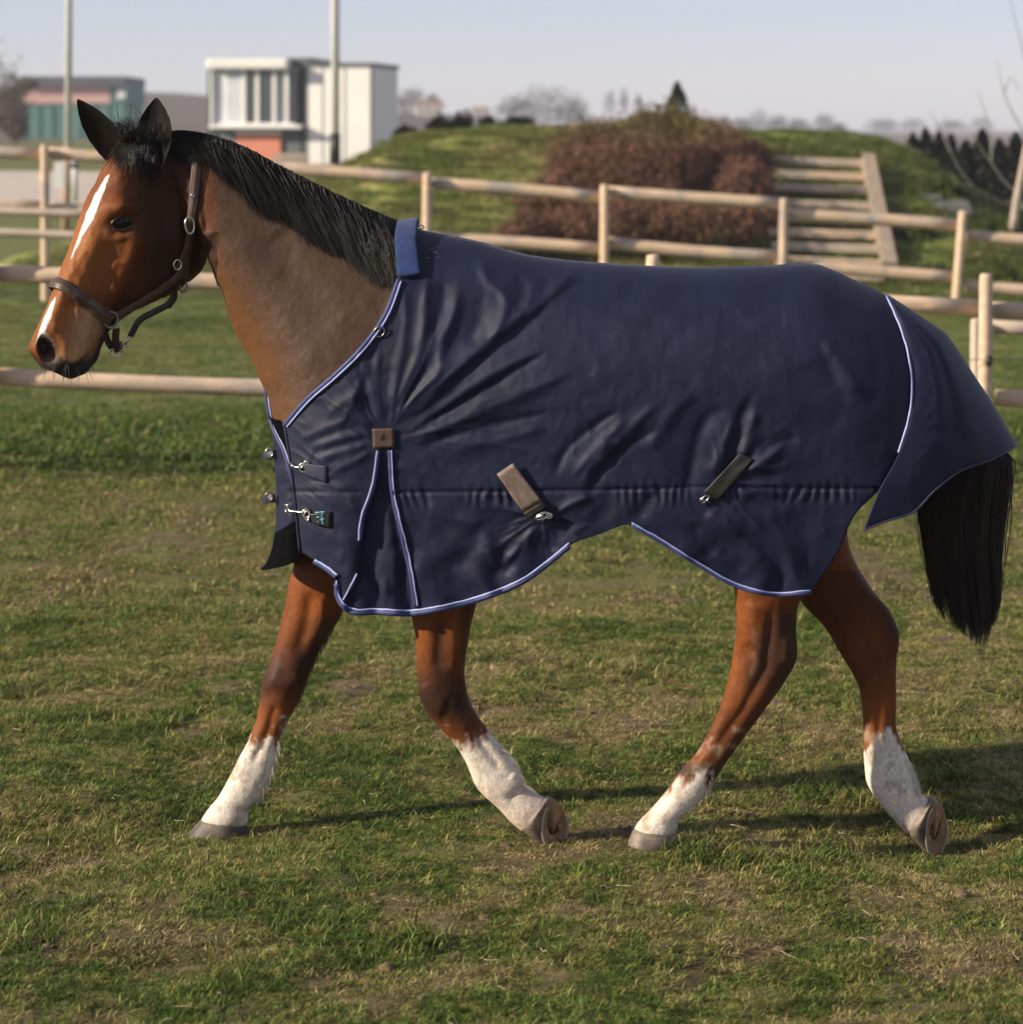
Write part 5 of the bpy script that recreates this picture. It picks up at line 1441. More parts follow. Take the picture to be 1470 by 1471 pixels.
# farther fence in front of the bank
pA = [(-190, 190, -190), (64, 209, 66), (340, 228, 340), (614, 248, 613), (869, 266, 868), (1127, 285, 1124), (1384, 304, 1371), (1640, 322, 1640)]
rA = [(-190, 208, 60, 222), (60, 220, 338, 238), (338, 236, 612, 257), (618, 264, 866, 284), (872, 276, 1124, 293), (1122, 308, 1380, 324), (1388, 339, 1640, 356),
      (-190, 285, 60, 298), (60, 298, 338, 316), (338, 314, 612, 334), (618, 342, 866, 358), (872, 349, 1124, 369), (1122, 378, 1380, 399), (1388, 411, 1640, 428)]
for k in (1, 2, 3, 4):
    pA += [(-190 - 256 * k, 190 - 16 * k, -190 - 256 * k), (1640 + 256 * k, 322 + 17 * k, 1640 + 256 * k)]
    for y0, z0 in ((208, 356), (285, 428)):
        rA += [(-190 - 256 * k, y0 - 14 * k, -190 - 256 * (k - 1), y0 - 14 * (k - 1)), (1640 + 256 * (k - 1), z0 + 17 * (k - 1), 1640 + 256 * k, z0 + 17 * k)]
fA = fence("paddock_fence", "farther two-rail timber fence in front of the grassy bank", 28.0, pA, rA, .050, .135, .06)
# low pale rail on the left between the two, one more pole fence beside the sand
fC = fence("ground_rail", "weathered low rail and boards beside the sand track at left", 24.5, [(-160, 290, -160), (150, 300, 150)], [(-160, 330, 150, 341), (150, 341, 420, 350), (-160, 298, 150, 309), (150, 309, 420, 320)], .045, .085, .05, M['wood_grey'])
fC["category"] = "rail"; del fC["group"]
# second line behind the near post at right
fD = fence("fence_rail", "grey weathered low rail just right of the near post", 15.6, [(1402, 458, 1402), (1790, 470, 1790)], [(1402, 468, 1790, 480)], .034, .085, .04, M['wood_grey'])
fD["category"] = "rail"; del fD["group"]

# ------------------------------------------------------------------ grassy bank with timber steps
def bank_z(x, y):
    crest = np.interp(x, [-6, -3.3, -2.2, -1.6, -.3, 1, 3.4, 5.0, 5.6, 6.1, 6.6, 7.4, 9.5], [.2, .75, 1.45, 1.75, 1.9, 1.93, 1.86, 1.82, 1.65, 1.3, .95, .65, .3])
    prof = sstep(29.2, 37.5, y) * sstep(49, 41, y)
    zz = crest * prof + (fbm2(x, y, .9, 4, 91) - .5) * .24 * prof + (fbm2(x, y, 3.2, 3, 92) - .5) * .08 * prof
    return zz + ground_z(x, np.minimum(y, 34)) * (1 - prof) - .02 * (1 - prof)
def bank_hit(px, py, dflt=36.0):
    ys = np.linspace(28.8, 41, 600); xs = (px - 735.0) * ys / F; zr = H - (py - HOR) * ys / F
    k = np.nonzero(bank_z(xs, ys) >= zr)[0]
    return float(ys[k[0]]) if len(k) else dflt
bx = np.linspace(-7.5, 11, 190); by = np.linspace(28.6, 50, 150)
BX, BY = np.meshgrid(bx, by)
BZ = bank_z(BX, BY)
edge = np.minimum.reduce([sstep(-7.5, -6.5, BX), sstep(11, 10, BX), sstep(28.6, 29.3, BY), sstep(50, 49, BY)])
BZ = BZ * edge + (ground_z(BX, BY) - .05) * (1 - edge)
m_bank = mat("bank_grass", (.18, .22, .05), (.40, .40, .13), .95, 1.6, bump=.9, bscale=16, bdist=.08, c3=(.30, .25, .12), s3=.8, spec=.1)
bank = mk("grass_bank", np.stack([BX, BY, BZ], -1).reshape(-1, 3), gridf(190, 150, flip=True), m_bank); tag(bank, "rough green bank behind the far fence", kind="structure")
x, y = sample_box(15000, -6.5, 9.8, 29.0, 42.5)
z = bank_z(x, y)
kd = rng.integers(10, 13, len(x)); gy_ = fbm2(x, y, .8, 3, 93)
mixv = np.clip(.20 + 1.0 * (gy_ - .45) + rng.normal(0, .14, len(x)), 0, 1) * np.interp(x, [3, 4.5], [1, .45])
pale = rng.random(len(x)) < .05 * (fbm2(x, y, 1.3, 2, 94) > .55)
scatter("grass", np.stack([x, y, z], -1), kd, rng.uniform(.7, 1.9, len(x)), np.where(pale, 1, mixv), np.where(pale, 1.6, rng.uniform(.7, 1.7, len(x))), "tussocky grass covering the bank")

steps = empty("timber_steps", (float(P(1170, 0, 34)[0]), 34, 0.8)); tag(steps, "wooden sleeper steps climbing the bank beside the brown bush", "steps")
ry = [232, 252, 271, 294, 315, 336, 356, 377, 396]
for i, yy in enumerate(ry):
    Y = bank_hit(1180, yy + 4) - .22
    x0, x1 = np.interp(yy, [225, 400], [1075, 1120]), np.interp(yy, [225, 400], [1238, 1272])
    a, b = P(x0, yy - 3, Y + .1), P(x1, yy + 3, Y)
    c_ = (a + b) / 2; ang = math.atan2(b[2] - a[2], b[0] - a[0])
    mb = MB(); mb.box(c_, (b[0] - a[0], .14, .105), np.array([[math.cos(ang), 0, -math.sin(ang)], [0, 1, 0], [math.sin(ang), 0, math.cos(ang)]]))
    o = mb.build("riser", M['wood'] if i % 3 else M['wood_grey'], steps, smooth=False)
    bv_ = o.modifiers.new("b", 'BEVEL'); bv_.width = .012; bv_.segments = 2
    mb = MB(); mb.box(c_ + np.array([0, .36, -.02]), (b[0] - a[0] - .05, .55, .06)); o = mb.build("tread", mat("tread_soil_%d" % i, (.10, .085, .04), (.13, .15, .05), .95, 6), steps, smooth=False)
a, b = P(1247, 234, bank_hit(1247, 240) - .05), P(1279, 392, bank_hit(1279, 392) - .10)
dv = (b - a) / np.linalg.norm(b - a); sx_ = np.array([1.0, 0, 0]); up_ = np.cross(dv, sx_); up_ /= np.linalg.norm(up_); sx2 = np.cross(up_, dv)
mb = MB(); mb.box((a + b) / 2 - up_ * .0, (.17, np.linalg.norm(b - a), .28), np.stack([sx2, dv, up_], 1)); o = mb.build("stringer", mat("stringer_timber", (.24, .185, .14), (.36, .28, .21), .9, 8, stretch=(1, .2, 1)), steps, smooth=False)

# ------------------------------------------------------------------ shrubs and trees
def leaf_cloud(pts, size, seed, elong=1.0, nrm=None):
    """one small two-sided quad for each point"""
    g = np.random.default_rng(seed); n_ = len(pts)
    a = g.normal(size=(n_, 3)); a /= np.linalg.norm(a, axis=1, keepdims=True)
    b = np.cross(a, g.normal(size=(n_, 3))); b /= np.linalg.norm(b, axis=1, keepdims=True)
    s = size * g.uniform(.6, 1.4, (n_, 1))
    v = np.stack([pts - a * s * elong, pts - b * s * .5, pts + a * s * elong, pts + b * s * .5], 1).reshape(-1, 3)
    return v, np.arange(n_ * 4).reshape(-1, 4)
def veg_mat(name, tr=.25, rough=.8):
    m = bpy.data.materials.new(name); N, L, bs = nodes_of(m)
    at = N.new("ShaderNodeAttribute"); at.attribute_name = "tint"; L.new(at.outputs[0], bs.inputs["Base Color"])
    bs.inputs["Roughness"].default_value = rough; bs.inputs["Specular IOR Level"].default_value = .15
    t_ = N.new("ShaderNodeBsdfTranslucent"); L.new(at.outputs[0], t_.inputs[0]); ms = N.new("ShaderNodeMixShader"); ms.inputs[0].default_value = tr
    L.new(bs.outputs[0], ms.inputs[1]); L.new(t_.outputs[0], ms.inputs[2]); L.new(ms.outputs[0], N["Material Output"].inputs[0]); return m
M['veg'] = veg_mat("foliage")
M['bark'] = mat("bark", (.09, .07, .055), (.16, .13, .10), .9, 12, bump=.5, bscale=40, bdist=.01)
M['bark_pale'] = mat("pale_bark", (.30, .235, .185), (.42, .34, .28), .85, 8, bump=.4, bscale=40, bdist=.01)

def branch_tree(base, height, spread, seed, levels=4, kids=4, r0=.06, lean=(0, 0), up=.6, first=.25):
    """list of (path, radii) of a leafless tree"""
    g = np.random.default_rng(seed); out_ = []
    def grow(p, d_, l, r, lev):
        k = 5; pts = [p]; dd_ = d_
        for i in range(k - 1):
            dd_ = dd_ + g.normal(0, .13, 3) + np.array([0, 0, .05 * up]); dd_ /= np.linalg.norm(dd_); pts.append(pts[-1] + dd_ * l / (k - 1))
        pts = np.array(pts); out_.append((pts, np.linspace(r, r * .45, k)))
        if lev == 0: return
        for j in range(kids + (lev == levels)):
            t = g.uniform(first if lev == levels else .25, 1); q = pts[min(int(t * (k - 1)), k - 2)] * 1.0; q = q + (pts[min(int(t * (k - 1)) + 1, k - 1)] - q) * ((t * (k - 1)) % 1)
            nd_ = dd_ * .8 + g.normal(0, spread, 3) + np.array([0, 0, .25 * up]); nd_ /= np.linalg.norm(nd_)
            grow(q, nd_, l * g.uniform(.45, .75), r * (1 - .55 * t) * .6, lev - 1)
    d0 = np.array([lean[0], lean[1], 1.0]); grow(np.asarray(base, float), d0 / np.linalg.norm(d0), height * .5, r0, levels)
    return out_
def bare_tree(name, label, base, height, spread, seed, r0, col, levels=4, kids=4, lean=(0, 0), group=None, twigs=0, tw_size=.2, cat="tree", m_trunk=None):
    e_ = empty(name, tuple(base)); tag(e_, label, cat, group)
    br = branch_tree(base, height, spread, seed, levels, kids, r0, lean)
    mb_ = MB(); mb_.tube(br[0][0], br[0][1], 8); mb_.build("trunk", m_trunk or M['bark'], e_)
    mb_ = MB()
    for p_, r_ in br[1:]: mb_.tube(p_, np.maximum(r_, .004), 3, False)
    vv = np.concatenate(mb_.v); ff_ = list(mb_.f)
    if twigs:
        g = np.random.default_rng(seed + 1); ends = np.array([p_[g.integers(1, 5)] for p_, r_ in br[len(br) // 4:]])
        pts = ends[g.integers(0, len(ends), twigs)] + g.normal(0, height * .035, (twigs, 3))
        v2, f2 = leaf_cloud(pts, tw_size, seed + 2, 1.6); ff_ += (f2 + len(vv)).tolist(); vv = np.concatenate([vv, v2])
    c_ = np.asarray(col)[None] * (0.7 + .6 * np.random.default_rng(seed).random((len(vv), 1)))
    mk("crown", vv, ff_, M['veg'], e_, smooth=False, cols=c_)
    return e_

# the big brown bush on the bank
def lobeY(px, py): return bank_hit(px, min(py + 40, 345)) 
bush = empty("bare_bush", tuple(P(930, 330, 33.2))); tag(bush, "large rounded reddish brown bush on the grassy bank", "bush")
lobes = [(930, 262, 34.6, .95, .72), (800, 300, 33.6, .55, .50), (1030, 250, 34.4, .70, .66), (872, 214, 35.2, .80, .46), (955, 190, 35.6, .75, .38), (1070, 290, 33.6, .46, .56), (1000, 320, 33.2, .95, .38), (870, 322, 33.2, .95, .36), (758, 334, 33.2, .34, .30),
         (1010, 205, 35.6, .5, .34), (838, 250, 34.6, .5, .42), (1085, 240, 34.6, .30, .36), (735, 345, 33.2, .25, .20)]
pts, cls = [], []
g = np.random.default_rng(5)
lobes = [(a, b, bank_hit(a, max(b + 45, 205), 37.5) + .1, r1 * .93, r2 * .93) for a, b, c, r1, r2 in lobes]
for (lx, ly, lY, rx, rz) in lobes:
    n_ = int(11500 * rx * rz / .6); d_ = g.normal(size=(n_, 3)); d_ /= np.linalg.norm(d_, axis=1, keepdims=True)
    rr = g.uniform(.2, 1.0, (n_, 1)) ** .5 * (1 + .22 * g.random((n_, 1)) ** 6)
    ns = .55 + .85 * fbm(d_ * 3.4 + lx, 4, 5)
    c0 = P(lx, ly, lY)
    q = c0 + d_ * rr * ns[:, None] * np.array([rx, rx * .8, rz]); pts.append(q)
qs = np.concatenate(pts); qx, qy = proj(qs)
cz = fbm(qs * 1.5, 3, 8); cz2 = g.random(len(qs))
c_ = np.array([.185, .098, .062])[None] * (0.55 + .9 * cz2[:, None])
red = sstep(960, 1030, qx) * sstep(300, 250, qy); c_ = c_ * (1 - red[:, None] * .6) + np.array([.21, .105, .080]) * red[:, None] * .6 * (0.6 + .8 * cz2[:, None])
olive = np.clip(sstep(215, 180, qy) * .75 + sstep(300, 330, qy) * sstep(.48, .6, cz) * .9, 0, 1) * sstep(1090, 1000, qx)
c_ = c_ * (1 - olive[:, None]) + np.array([.15, .135, .045]) * olive[:, None] * (0.6 + .8 * cz2[:, None])
v, f = leaf_cloud(qs, .017, 6, 3.4)
mk("crown", v, f, M['veg'], bush, smooth=False, cols=np.repeat(c_, 4, 0))
mb = MB()
for i in range(520):
    lx, ly, lY, rx, rz = lobes[int(g.integers(0, len(lobes)))]
    b0 = P(lx + g.normal(0, 25), 345, lY); b0[2] = float(bank_z(np.array([b0[0]]), np.array([b0[1]]))[0]); d_ = g.normal(size=3); d_[2] = abs(d_[2]); d_ /= np.linalg.norm(d_)
    t_ = P(lx, ly, lY) + d_ * np.array([rx, rx * .8, rz]) * g.uniform(.8, 1.25); mid_ = (b0 + t_) / 2 + g.normal(0, .06, 3) + np.array([0, 0, .1])
    mb.tube(spline([b0, mid_, t_], 6), np.linspace(.012, .003, 6), 3, False)
mb.build("stems", mat("red_stem", (.07, .04, .03), (.12, .07, .055), .8, 5), bush)

def conifer(name, label, base, height, width, seed, c1, c2, group=None, nleaf=2200, cat="tree", ragged=.35):
    g = np.random.default_rng(seed); base = np.asarray(base, float); e_ = empty(name, tuple(base)); tag(e_, label, cat, group)
    mb_ = MB(); mb_.tube(np.stack([base, base + np.array([0, 0, height * .9])]), [height * .03, .01], 6); mb_.build("trunk", M['bark'], e_)
    t = g.random(nleaf) ** .8; a = g.uniform(0, 6.283, nleaf)
    lump = .72 + .56 * fbm(np.stack([np.cos(a) * 1.4 + seed, np.sin(a) * 1.4, t * 5], -1), 3, seed)
    r_ = width / 2 * (1 - t) ** .8 * np.sqrt(g.random(nleaf)) * lump + ragged * .05 * g.random(nleaf)
    p_ = base + np.stack([r_ * np.cos(a), r_ * np.sin(a), t * height * (1 + .04 * lump)], 1)
    v, f = leaf_cloud(p_, height * .030, seed + 3, 1.5)
    w = g.random((nleaf, 1)); mk("crown", v, f, M['veg'], e_, smooth=False, cols=np.repeat(np.array(c1) * (1 - w) + np.array(c2) * w, 4, 0))
conifer("conifer", "single dark pointed conifer poking up behind the brown bush", P(973, 190, 42), .78, .72, 3, (.020, .026, .014), (.055, .058, .026), nleaf=1800)
# row of dark cypress bushes at right
cy = [(1312, 194, 41, .42), (1330, 188, 41.5, .45), (1350, 194, 41, .5), (1366, 198, 40.5, .5), (1388, 206, 40, .5), (1412, 190, 41, .6), (1436, 204, 40, .5), (1460, 196, 40.5, .6), (1488, 198, 41, .7)]
lab = ["leftmost dark cypress bush at the end of the right bank", "slim dark cypress second from the left in the hedge at right", "third dark cypress from the left in the hedge at right", "fourth dark cypress from the left in the hedge at right",
       "low dark cypress just left of the tallest hedge cypress", "broad pointed dark cypress, tallest in the right-hand hedge", "dark cypress left of the pale bare sapling", "dark cypress right behind the pale bare sapling", "dark cypress at the right picture edge"]
for i, (cx_, cyy, Y, wd_) in enumerate(cy):
    t_ = P(cx_, cyy, Y); b_ = P(cx_, 292 - (i < 2) * 35, Y)
    conifer("cypress_bush", lab[i], b_, t_[2] - b_[2], wd_ * 1.45, 40 + i, (.006, .010, .009), (.020, .026, .018), "dark cypress hedge at right", 1500, "bush")
# dark shrubs on the left crest of the bank
for i, (sx0, sy0, wpx, hpx, lb) in enumerate([(583, 196, 36, 14, "low dark shrub nearest the white cabin"), (632, 190, 40, 22, "spiky dark shrub on the bank's left crest"), (665, 188, 30, 24, "dark upright shrub in the middle of the crest row"),
                                             (700, 186, 24, 18, "small dark shrub between two larger crest shrubs"), (745, 184, 46, 16, "wide dark shrub near the hazy bare trees")]):
    b_ = P(sx0, sy0, 43); sc_ = 43 / F
    e_ = empty("crest_shrub", tuple(b_)); tag(e_, lb, "shrub", "dark shrubs along the bank crest")
    g = np.random.default_rng(60 + i); n_ = 900; d_ = g.normal(size=(n_, 3)); d_ /= np.linalg.norm(d_, axis=1, keepdims=True); d_[:, 2] = np.abs(d_[:, 2])
    q = b_ + d_ * (g.random((n_, 1)) ** .4) * np.array([wpx / 2, wpx / 2, hpx]) * sc_ * (0.25 + 1.45 * fbm(d_ * 4.5 + i * 7, 3, 4))[:, None]
    v, f = leaf_cloud(q, .03, 70 + i, 1.6); w = g.random((n_, 1)); mk("crown", v, f, M['veg'], e_, smooth=False, cols=np.repeat(np.array([.012, .014, .010]) * (1 - w) + np.array([.035, .036, .02]) * w, 4, 0))
    mb = MB(); mb.tube(np.stack([b_ - np.array([0, 0, .25]), b_ + np.array([0, 0, .1])]), .02, 5); mb.build("stem", M['bark'], e_)
# pale bare sapling at the right edge
sap = empty("bare_sapling", tuple(P(1462, 312, 31))); tag(sap, "pale leafless sapling leaning at the right picture edge", "tree")
mb = MB(); mb.tube(spline([P(1456, 330, 31), P(1461, 290, 31), P(1470, 240, 31), P(1484, 160, 31)], 12), np.linspace(.058, .030, 12), 10); mb.build("trunk", M['bark_pale'], sap)
m_tw = mat("pale_twig", (.20, .18, .15), (.30, .27, .22), .8, 5)
for pts_ in ([(1478, 200), (1458, 168), (1443, 135), (1436, 105), (1432, 85)], [(1484, 160), (1474, 90), (1462, 40), (1452, 0), (1446, -30)], [(1466, 280), (1445, 262), (1425, 235), (1405, 205), (1390, 180)],
             [(1456, 296), (1428, 285), (1400, 268), (1380, 245), (1368, 222), (1362, 196), (1358, 165)], [(1400, 268), (1376, 262), (1366, 250)], [(1425, 235), (1424, 200), (1416, 165), (1404, 125)], [(1443, 135), (1452, 112), (1466, 130)], [(1368, 222), (1352, 190), (1336, 160)]):
    mb = MB(); p_ = spline([P(a, b, 31 + .002 * (a - 1450)) for a, b in pts_], 12); mb.tube(p_, np.linspace(.013 if pts_[0][1] > 150 else .009, .003, 12), 5); mb.build("branch", m_tw, sap)
# rocks and green plants on the right slope
m_rock = mat("grey_rock", (.08, .077, .07), (.14, .132, .12), .9, 6, bump=.6, bscale=25, bdist=.02)
for i, (rx_, ry_, rs, lb) in enumerate([(1368, 300, .26, "largest grey rock on the slope left of the sapling"), (1395, 283, .20, "grey rock behind the largest one, by the dark hedge"), (1338, 282, .15, "small grey rock on the slope right of the steps")]):
    c0 = P(rx_, ry_ + 6, bank_hit(rx_, ry_ + 6)); v = icv * rs * np.array([1.2, .8, .62]) * (.6 + .8 * vnoise(icv * 1.3 + i * 9, 3))[:, None]
    o = mk("rock", v + c0, icf, m_rock, smooth=False); tag(o, lb, "rock", "grey rocks on the slope")
g = np.random.default_rng(77)
for i, (sx0, sy0, r_, lb) in enumerate([(1300, 330, .34, "leafy green plant right beside the timber steps"), (1345, 268, .34, "yellow-green plant above the grey rocks"), (1440, 330, .42, "green plant clump at the foot of the sapling"), (1330, 395, .34, "leafy green clump below the top rail by the steps"), (1435, 395, .30, "low green clump right of the leaning post")]):
    c0 = P(sx0, sy0 + 6, bank_hit(sx0, sy0 + 6)); n_ = 1500; d_ = g.normal(size=(n_, 3)); d_ /= np.linalg.norm(d_, axis=1, keepdims=True); d_[:, 2] = np.abs(d_[:, 2]) - .35
    q = c0 + d_ * (g.random((n_, 1)) ** .4) * r_ * np.array([1.25, .9, .8]) * (0.65 + .7 * fbm(d_ * 3 + i * 7, 3, 4))[:, None]
    e_ = empty("green_plant", tuple(c0)); tag(e_, lb, "plant", "green plants on the right slope")
    v, f = leaf_cloud(q, .035, 170 + i, 1.3); w = g.random((n_, 1)); mk("leaves", v, f, M['veg'], e_, smooth=False, cols=np.repeat(np.array([.032, .055, .012]) * (1 - w) + np.array([.12, .14, .035]) * w, 4, 0))

# ------------------------------------------------------------------ sand track at left
tx = np.linspace(-30, -7.0, 60); ty = np.linspace(45.5, 56, 24)
TX, TY = np.meshgrid(tx, ty)
tr_ = mk("sand_track", np.stack([TX, TY, ground_z(TX, TY) + .03], -1).reshape(-1, 3), gridf(60, 24, flip=True), mat("pale_sand", (.42, .36, .30), (.52, .45, .38), .95, 2)); tag(tr_, "pale sand track behind the fence", kind="structure")

# ------------------------------------------------------------------ cabin
M['grey_panel'] = mat("grey_panel", (.115, .125, .135), (.135, .145, .155), .6, 3)
M['dark_panel'] = mat("dark_blue_grey", (.035, .042, .055), (.05, .058, .07), .5, 3)
M['orange'] = mat("orange_panel", (.60, .20, .125), (.68, .25, .16), .6, 2)
M['side_white'] = mat("cabin_side", (.80, .77, .73), (.86, .83, .79), .6, 1.2)
M['glass'] = mat("window_glass", (.05, .06, .07), None, .05, spec=.9)
M['curtain'] = mat("pale_curtain", (.50, .52, .58), (.60, .62, .68), .8, 3)
cab = empty("judges_cabin", (float(P(440, 0, 62)[0]), 62, 1.15)); tag(cab, "small white and grey cabin with bay window and orange panel behind the mane", "cabin")
corner = P(441, 0, 62); TH = math.radians(9)
fd = np.array([-math.cos(TH), math.sin(TH), 0]); sd_ = np.array([math.sin(TH), math.cos(TH), 0])        # along the front (to the left), along the side (away)
zb, zt = P(0, 236, 62)[2], P(0, 88, 62)[2]
Wf = 2.40; Ls = 3.4
Rc = np.stack([fd, sd_, np.array([0, 0, 1.0])], 1)
def cbox(u, s, z, su, ss, sz, m_, nm, par=cab, bev=.01):
    """u along the front from the corner, s into the building"""
    mb_ = MB(); mb_.box(np.array([corner[0], corner[1], 0]) + fd * u + sd_ * s + np.array([0, 0, z]), (su, ss, sz), Rc); o_ = mb_.build(nm, m_, par, smooth=False)
    if bev: b_ = o_.modifiers.new("b", 'BEVEL'); b_.width = bev; b_.segments = 2
    return o_
hh = zt - zb
cbox(Wf / 2, Ls / 2, zb + hh / 2, Wf - .06, Ls - .06, hh - .02, M['side_white'], "wall")
an = cbox(-.80, 1.50, zb + hh / 2 - .04, 1.62, 3.1, hh - .08, M['side_white'], "annex_wall")
for k in range(2): cbox(-.40 - k * .55, -.055, zb + hh / 2 - .06, .014, .02, hh - .2, M['grey_panel'], "panel_joint", an, bev=0)
cbox(-.80, 1.50, zt - .09, 1.70, 3.2, .09, M['grey_panel'], "annex_roof"); cbox(-1.60, -.05, zb + hh / 2 - .05, .06, .06, hh - .14, M['grey_panel'], "edge_trim")
cbox(Wf / 2, Ls / 2, zt + .03, Wf + .12, Ls + .12, .10, M['grey_panel'], "roof")
cbox(.05, .03, zb + hh / 2, .24, .16, hh, M['dark_panel'], "corner_post"); cbox(Wf - .06, .03, zb + hh / 2, .26, .16, hh, M['dark_panel'], "corner_post")
cbox(Wf / 2, 0, zb + .40, Wf - .3, .05, .84, M['grey_panel'], "front_panel")
cbox(Wf / 2, 0, zt - .07, Wf - .3, .06, .14, M['dark_panel'], "lintel")
op = cbox(Wf / 2 - .02, -.06, zb + .37, 1.12, .06, .70, M['orange'], "sign_panel"); cbox(Wf / 2 - .02, -.08, zb + .76, 1.14, .08, .09, M['white_metal'], "panel_cap", op)
cbox(Wf / 2, -.17, zb + .90, Wf - .12, .42, .09, M['white_metal'], "window_sill")
cbox(Wf / 2 + .18, -.18, zt - .07, 2.02, .56, .26, M['white_metal'], "awning", bev=.05)
zw = zb + .93; hw_ = zt - .2 - zw
cbox(Wf / 2, .02, zw + hw_ / 2, Wf - .3, .04, hw_, M['glass'], "window_back")
for k, (u0, u1, kind) in enumerate([(2.28, 1.95, 'c'), (1.93, 1.56, 'c'), (1.45, 1.22, 'g'), (1.12, .80, 'g'), (.70, .48, 'c'), (.40, .20, 'g')]):
    s_ = -.20 if 0 < k < 4 else -.08
    w_ = cbox((u0 + u1) / 2, s_, zw + hw_ / 2, abs(u0 - u1), .02, hw_ - .05, M['curtain'] if kind == 'c' else M['glass'], "window_pane", bev=0)
for u0 in (1.50, 1.17, .75, .44):
    cbox(u0, -.21, zw + hw_ / 2, .10, .08, hw_, M['white_metal'], "mullion")
for u0 in (2.33, 1.95): cbox(u0, -.16, zw + hw_ / 2, .06, .06, hw_, M['white_metal'], "mullion")
cbox(Wf / 2, -.2, zw + .03, Wf - .5, .08, .06, M['white_metal'], "window_rail")
for u0, s0 in ((.1, .1), (Wf - .1, .1), (.1, Ls - .1), (Wf - .1, Ls - .1)): cbox(u0, s0, zb - .45, .14, .14, .96, M['grey_panel'], "stilt")
bx_ = empty("pale_box", tuple(P(508, 300, 46))); tag(bx_, "pale storage box with grey lid behind the rail, right of the mane", "box")
mb = MB(); mb.box(P(505, 282, 46), (.55, .6, .66)); mb.build("chest", mat("beige_panel", (.50, .45, .39), (.58, .53, .46), .7, 2), bx_, smooth=False)
mb = MB(); mb.box(P(505, 254, 46), (.60, .66, .05)); mb.build("lid", M['grey_panel'], bx_, smooth=False)
bx2 = empty("timber_pallet", tuple(P(418, 250, 50))); tag(bx2, "stacked pale timber at the foot of the cabin front", "pallet")
for k in range(3):
    mb = MB(); mb.box(P(418, 224 + 8 * k, 50), (.66, .5, .08)); mb.build("plank", M['wood_grey'], bx2, smooth=False)

# ------------------------------------------------------------------ poles
def pole(px, Y, segs, label):
    e_ = empty("light_pole", (float(P(px, 0, Y)[0]), Y, gz(float(P(px, 0, Y)[0]), Y))); tag(e_, label, "pole", "tall poles behind the fence")
    for y0, y1, dx0, dx1, r_, m_, nm in segs:
        mb_ = MB(); mb_.tube(np.array([P(px + dx0, y0, Y), P(px + dx1, y1, Y)]), r_, 12); mb_.build(nm, m_, e_)
M['galv'] = mat("galvanised", (.58, .58, .57), (.68, .68, .66), .5, 6)
M['pole_wood'] = mat("pole_sleeve", (.36, .24, .15), (.46, .33, .22), .8, 6)
M['blackp'] = mat("black_bracket", (.02, .022, .025), None, .5)
pole(97, 42, [(-420, 212, 4, 1, .058, M['galv'], "shaft"), (210, 352, 1, -4, .075, M['pole_wood'], "wooden_sleeve")], "pale pole with brown wooden foot beside the horse's face")
pole(480, 42, [(-420, 250, 1, 2, .068, M['galv'], "shaft"), (192, 236, 1.5, 1.5, .088, M['blackp'], "black_collar"), (234, 252, 2, 2, .08, M['pole_wood'], "brown_band"), (250, 330, 2, 2, .070, M['blackp'], "base_tube")], "grey pole with black collar in front of the cabin")
jw = empty("white_post", tuple(P(86, 275, 40))); tag(jw, "short white post left of the pale pole", "post")
mb = MB(); mb.box(P(86, 252, 40), (.16, .12, .42)); mb.build("panel", M['white_metal'], jw, smooth=False)
mb = MB(); mb.tube(np.array([P(107, 218, 40), P(107, 290, 40)]), .05, 8); o = mb.build("capped_post", M['white_metal']); tag(o, "short pale post with dark band right of the pole", "post")
mb = MB(); mb.tube(np.array([P(107, 234, 40), P(107, 242, 40)]), .056, 8); mb.build("dark_band", M['blackp'], o)

# ------------------------------------------------------------------ green barn
Yb = 180; barn = empty("green_barn", tuple(P(105, 206, Yb))); tag(barn, "distant green barn with pink upper wall and dark roof at left", "barn")
m_teal = mat("teal_sheet", (.075, .20, .165), (.10, .24, .20), .7, .6); m_pink = mat("pink_wall", (.62, .38, .33), (.68, .43, .37), .8, .6); m_roofb = mat("slate_roof", (.085, .09, .115), (.11, .115, .14), .7, 1)
def bb(x0, x1, y0, y1, Y0, Y1, m_, nm, par=barn):
    a, b = P(x0, y1, Y0), P(x1, y0, Y0); mb_ = MB(); mb_.box((a + b) / 2 + np.array([0, (Y1 - Y0) / 2, 0]), (b[0] - a[0], Y1 - Y0, b[2] - a[2])); return mb_.build(nm, m_, par, smooth=False)
bb(27, 178, 148, 212, Yb, Yb + 9, m_teal, "lower_wall"); bb(27, 158, 122, 149, Yb - .1, Yb + 8.8, m_pink, "upper_wall"); bb(158, 182, 120, 149, Yb - .05, Yb + 8.8, m_teal, "gable_panel")
a = bb(30, 180, 110, 124, Yb - .5, Yb + 9.3, m_roofb, "roof")
bb(168, 180, 128, 142, Yb - .2, Yb, M['side_white'], "vent", barn)
for k in range(7): bb(34 + k * 20, 36 + k * 20, 149, 205, Yb - .08, Yb, m_teal, "batten")
bare_tree("bare_tree", "hazy leafless tree at the left picture edge", (float(P(-8, 0, 95)[0]), 95, .9), 5.6, .55, 11, .12, (.16, .13, .12), 4, 4, group="leafless trees", twigs=1500, tw_size=.05)
bare_tree("bare_thicket", "brown leafless thicket in front of the barn's left end", (float(P(20, 0, 110)[0]), 110, .9), 3.4, .8, 12, .08, (.15, .115, .085), 4, 4, group="leafless trees", twigs=3500, tw_size=.07, cat="bush")

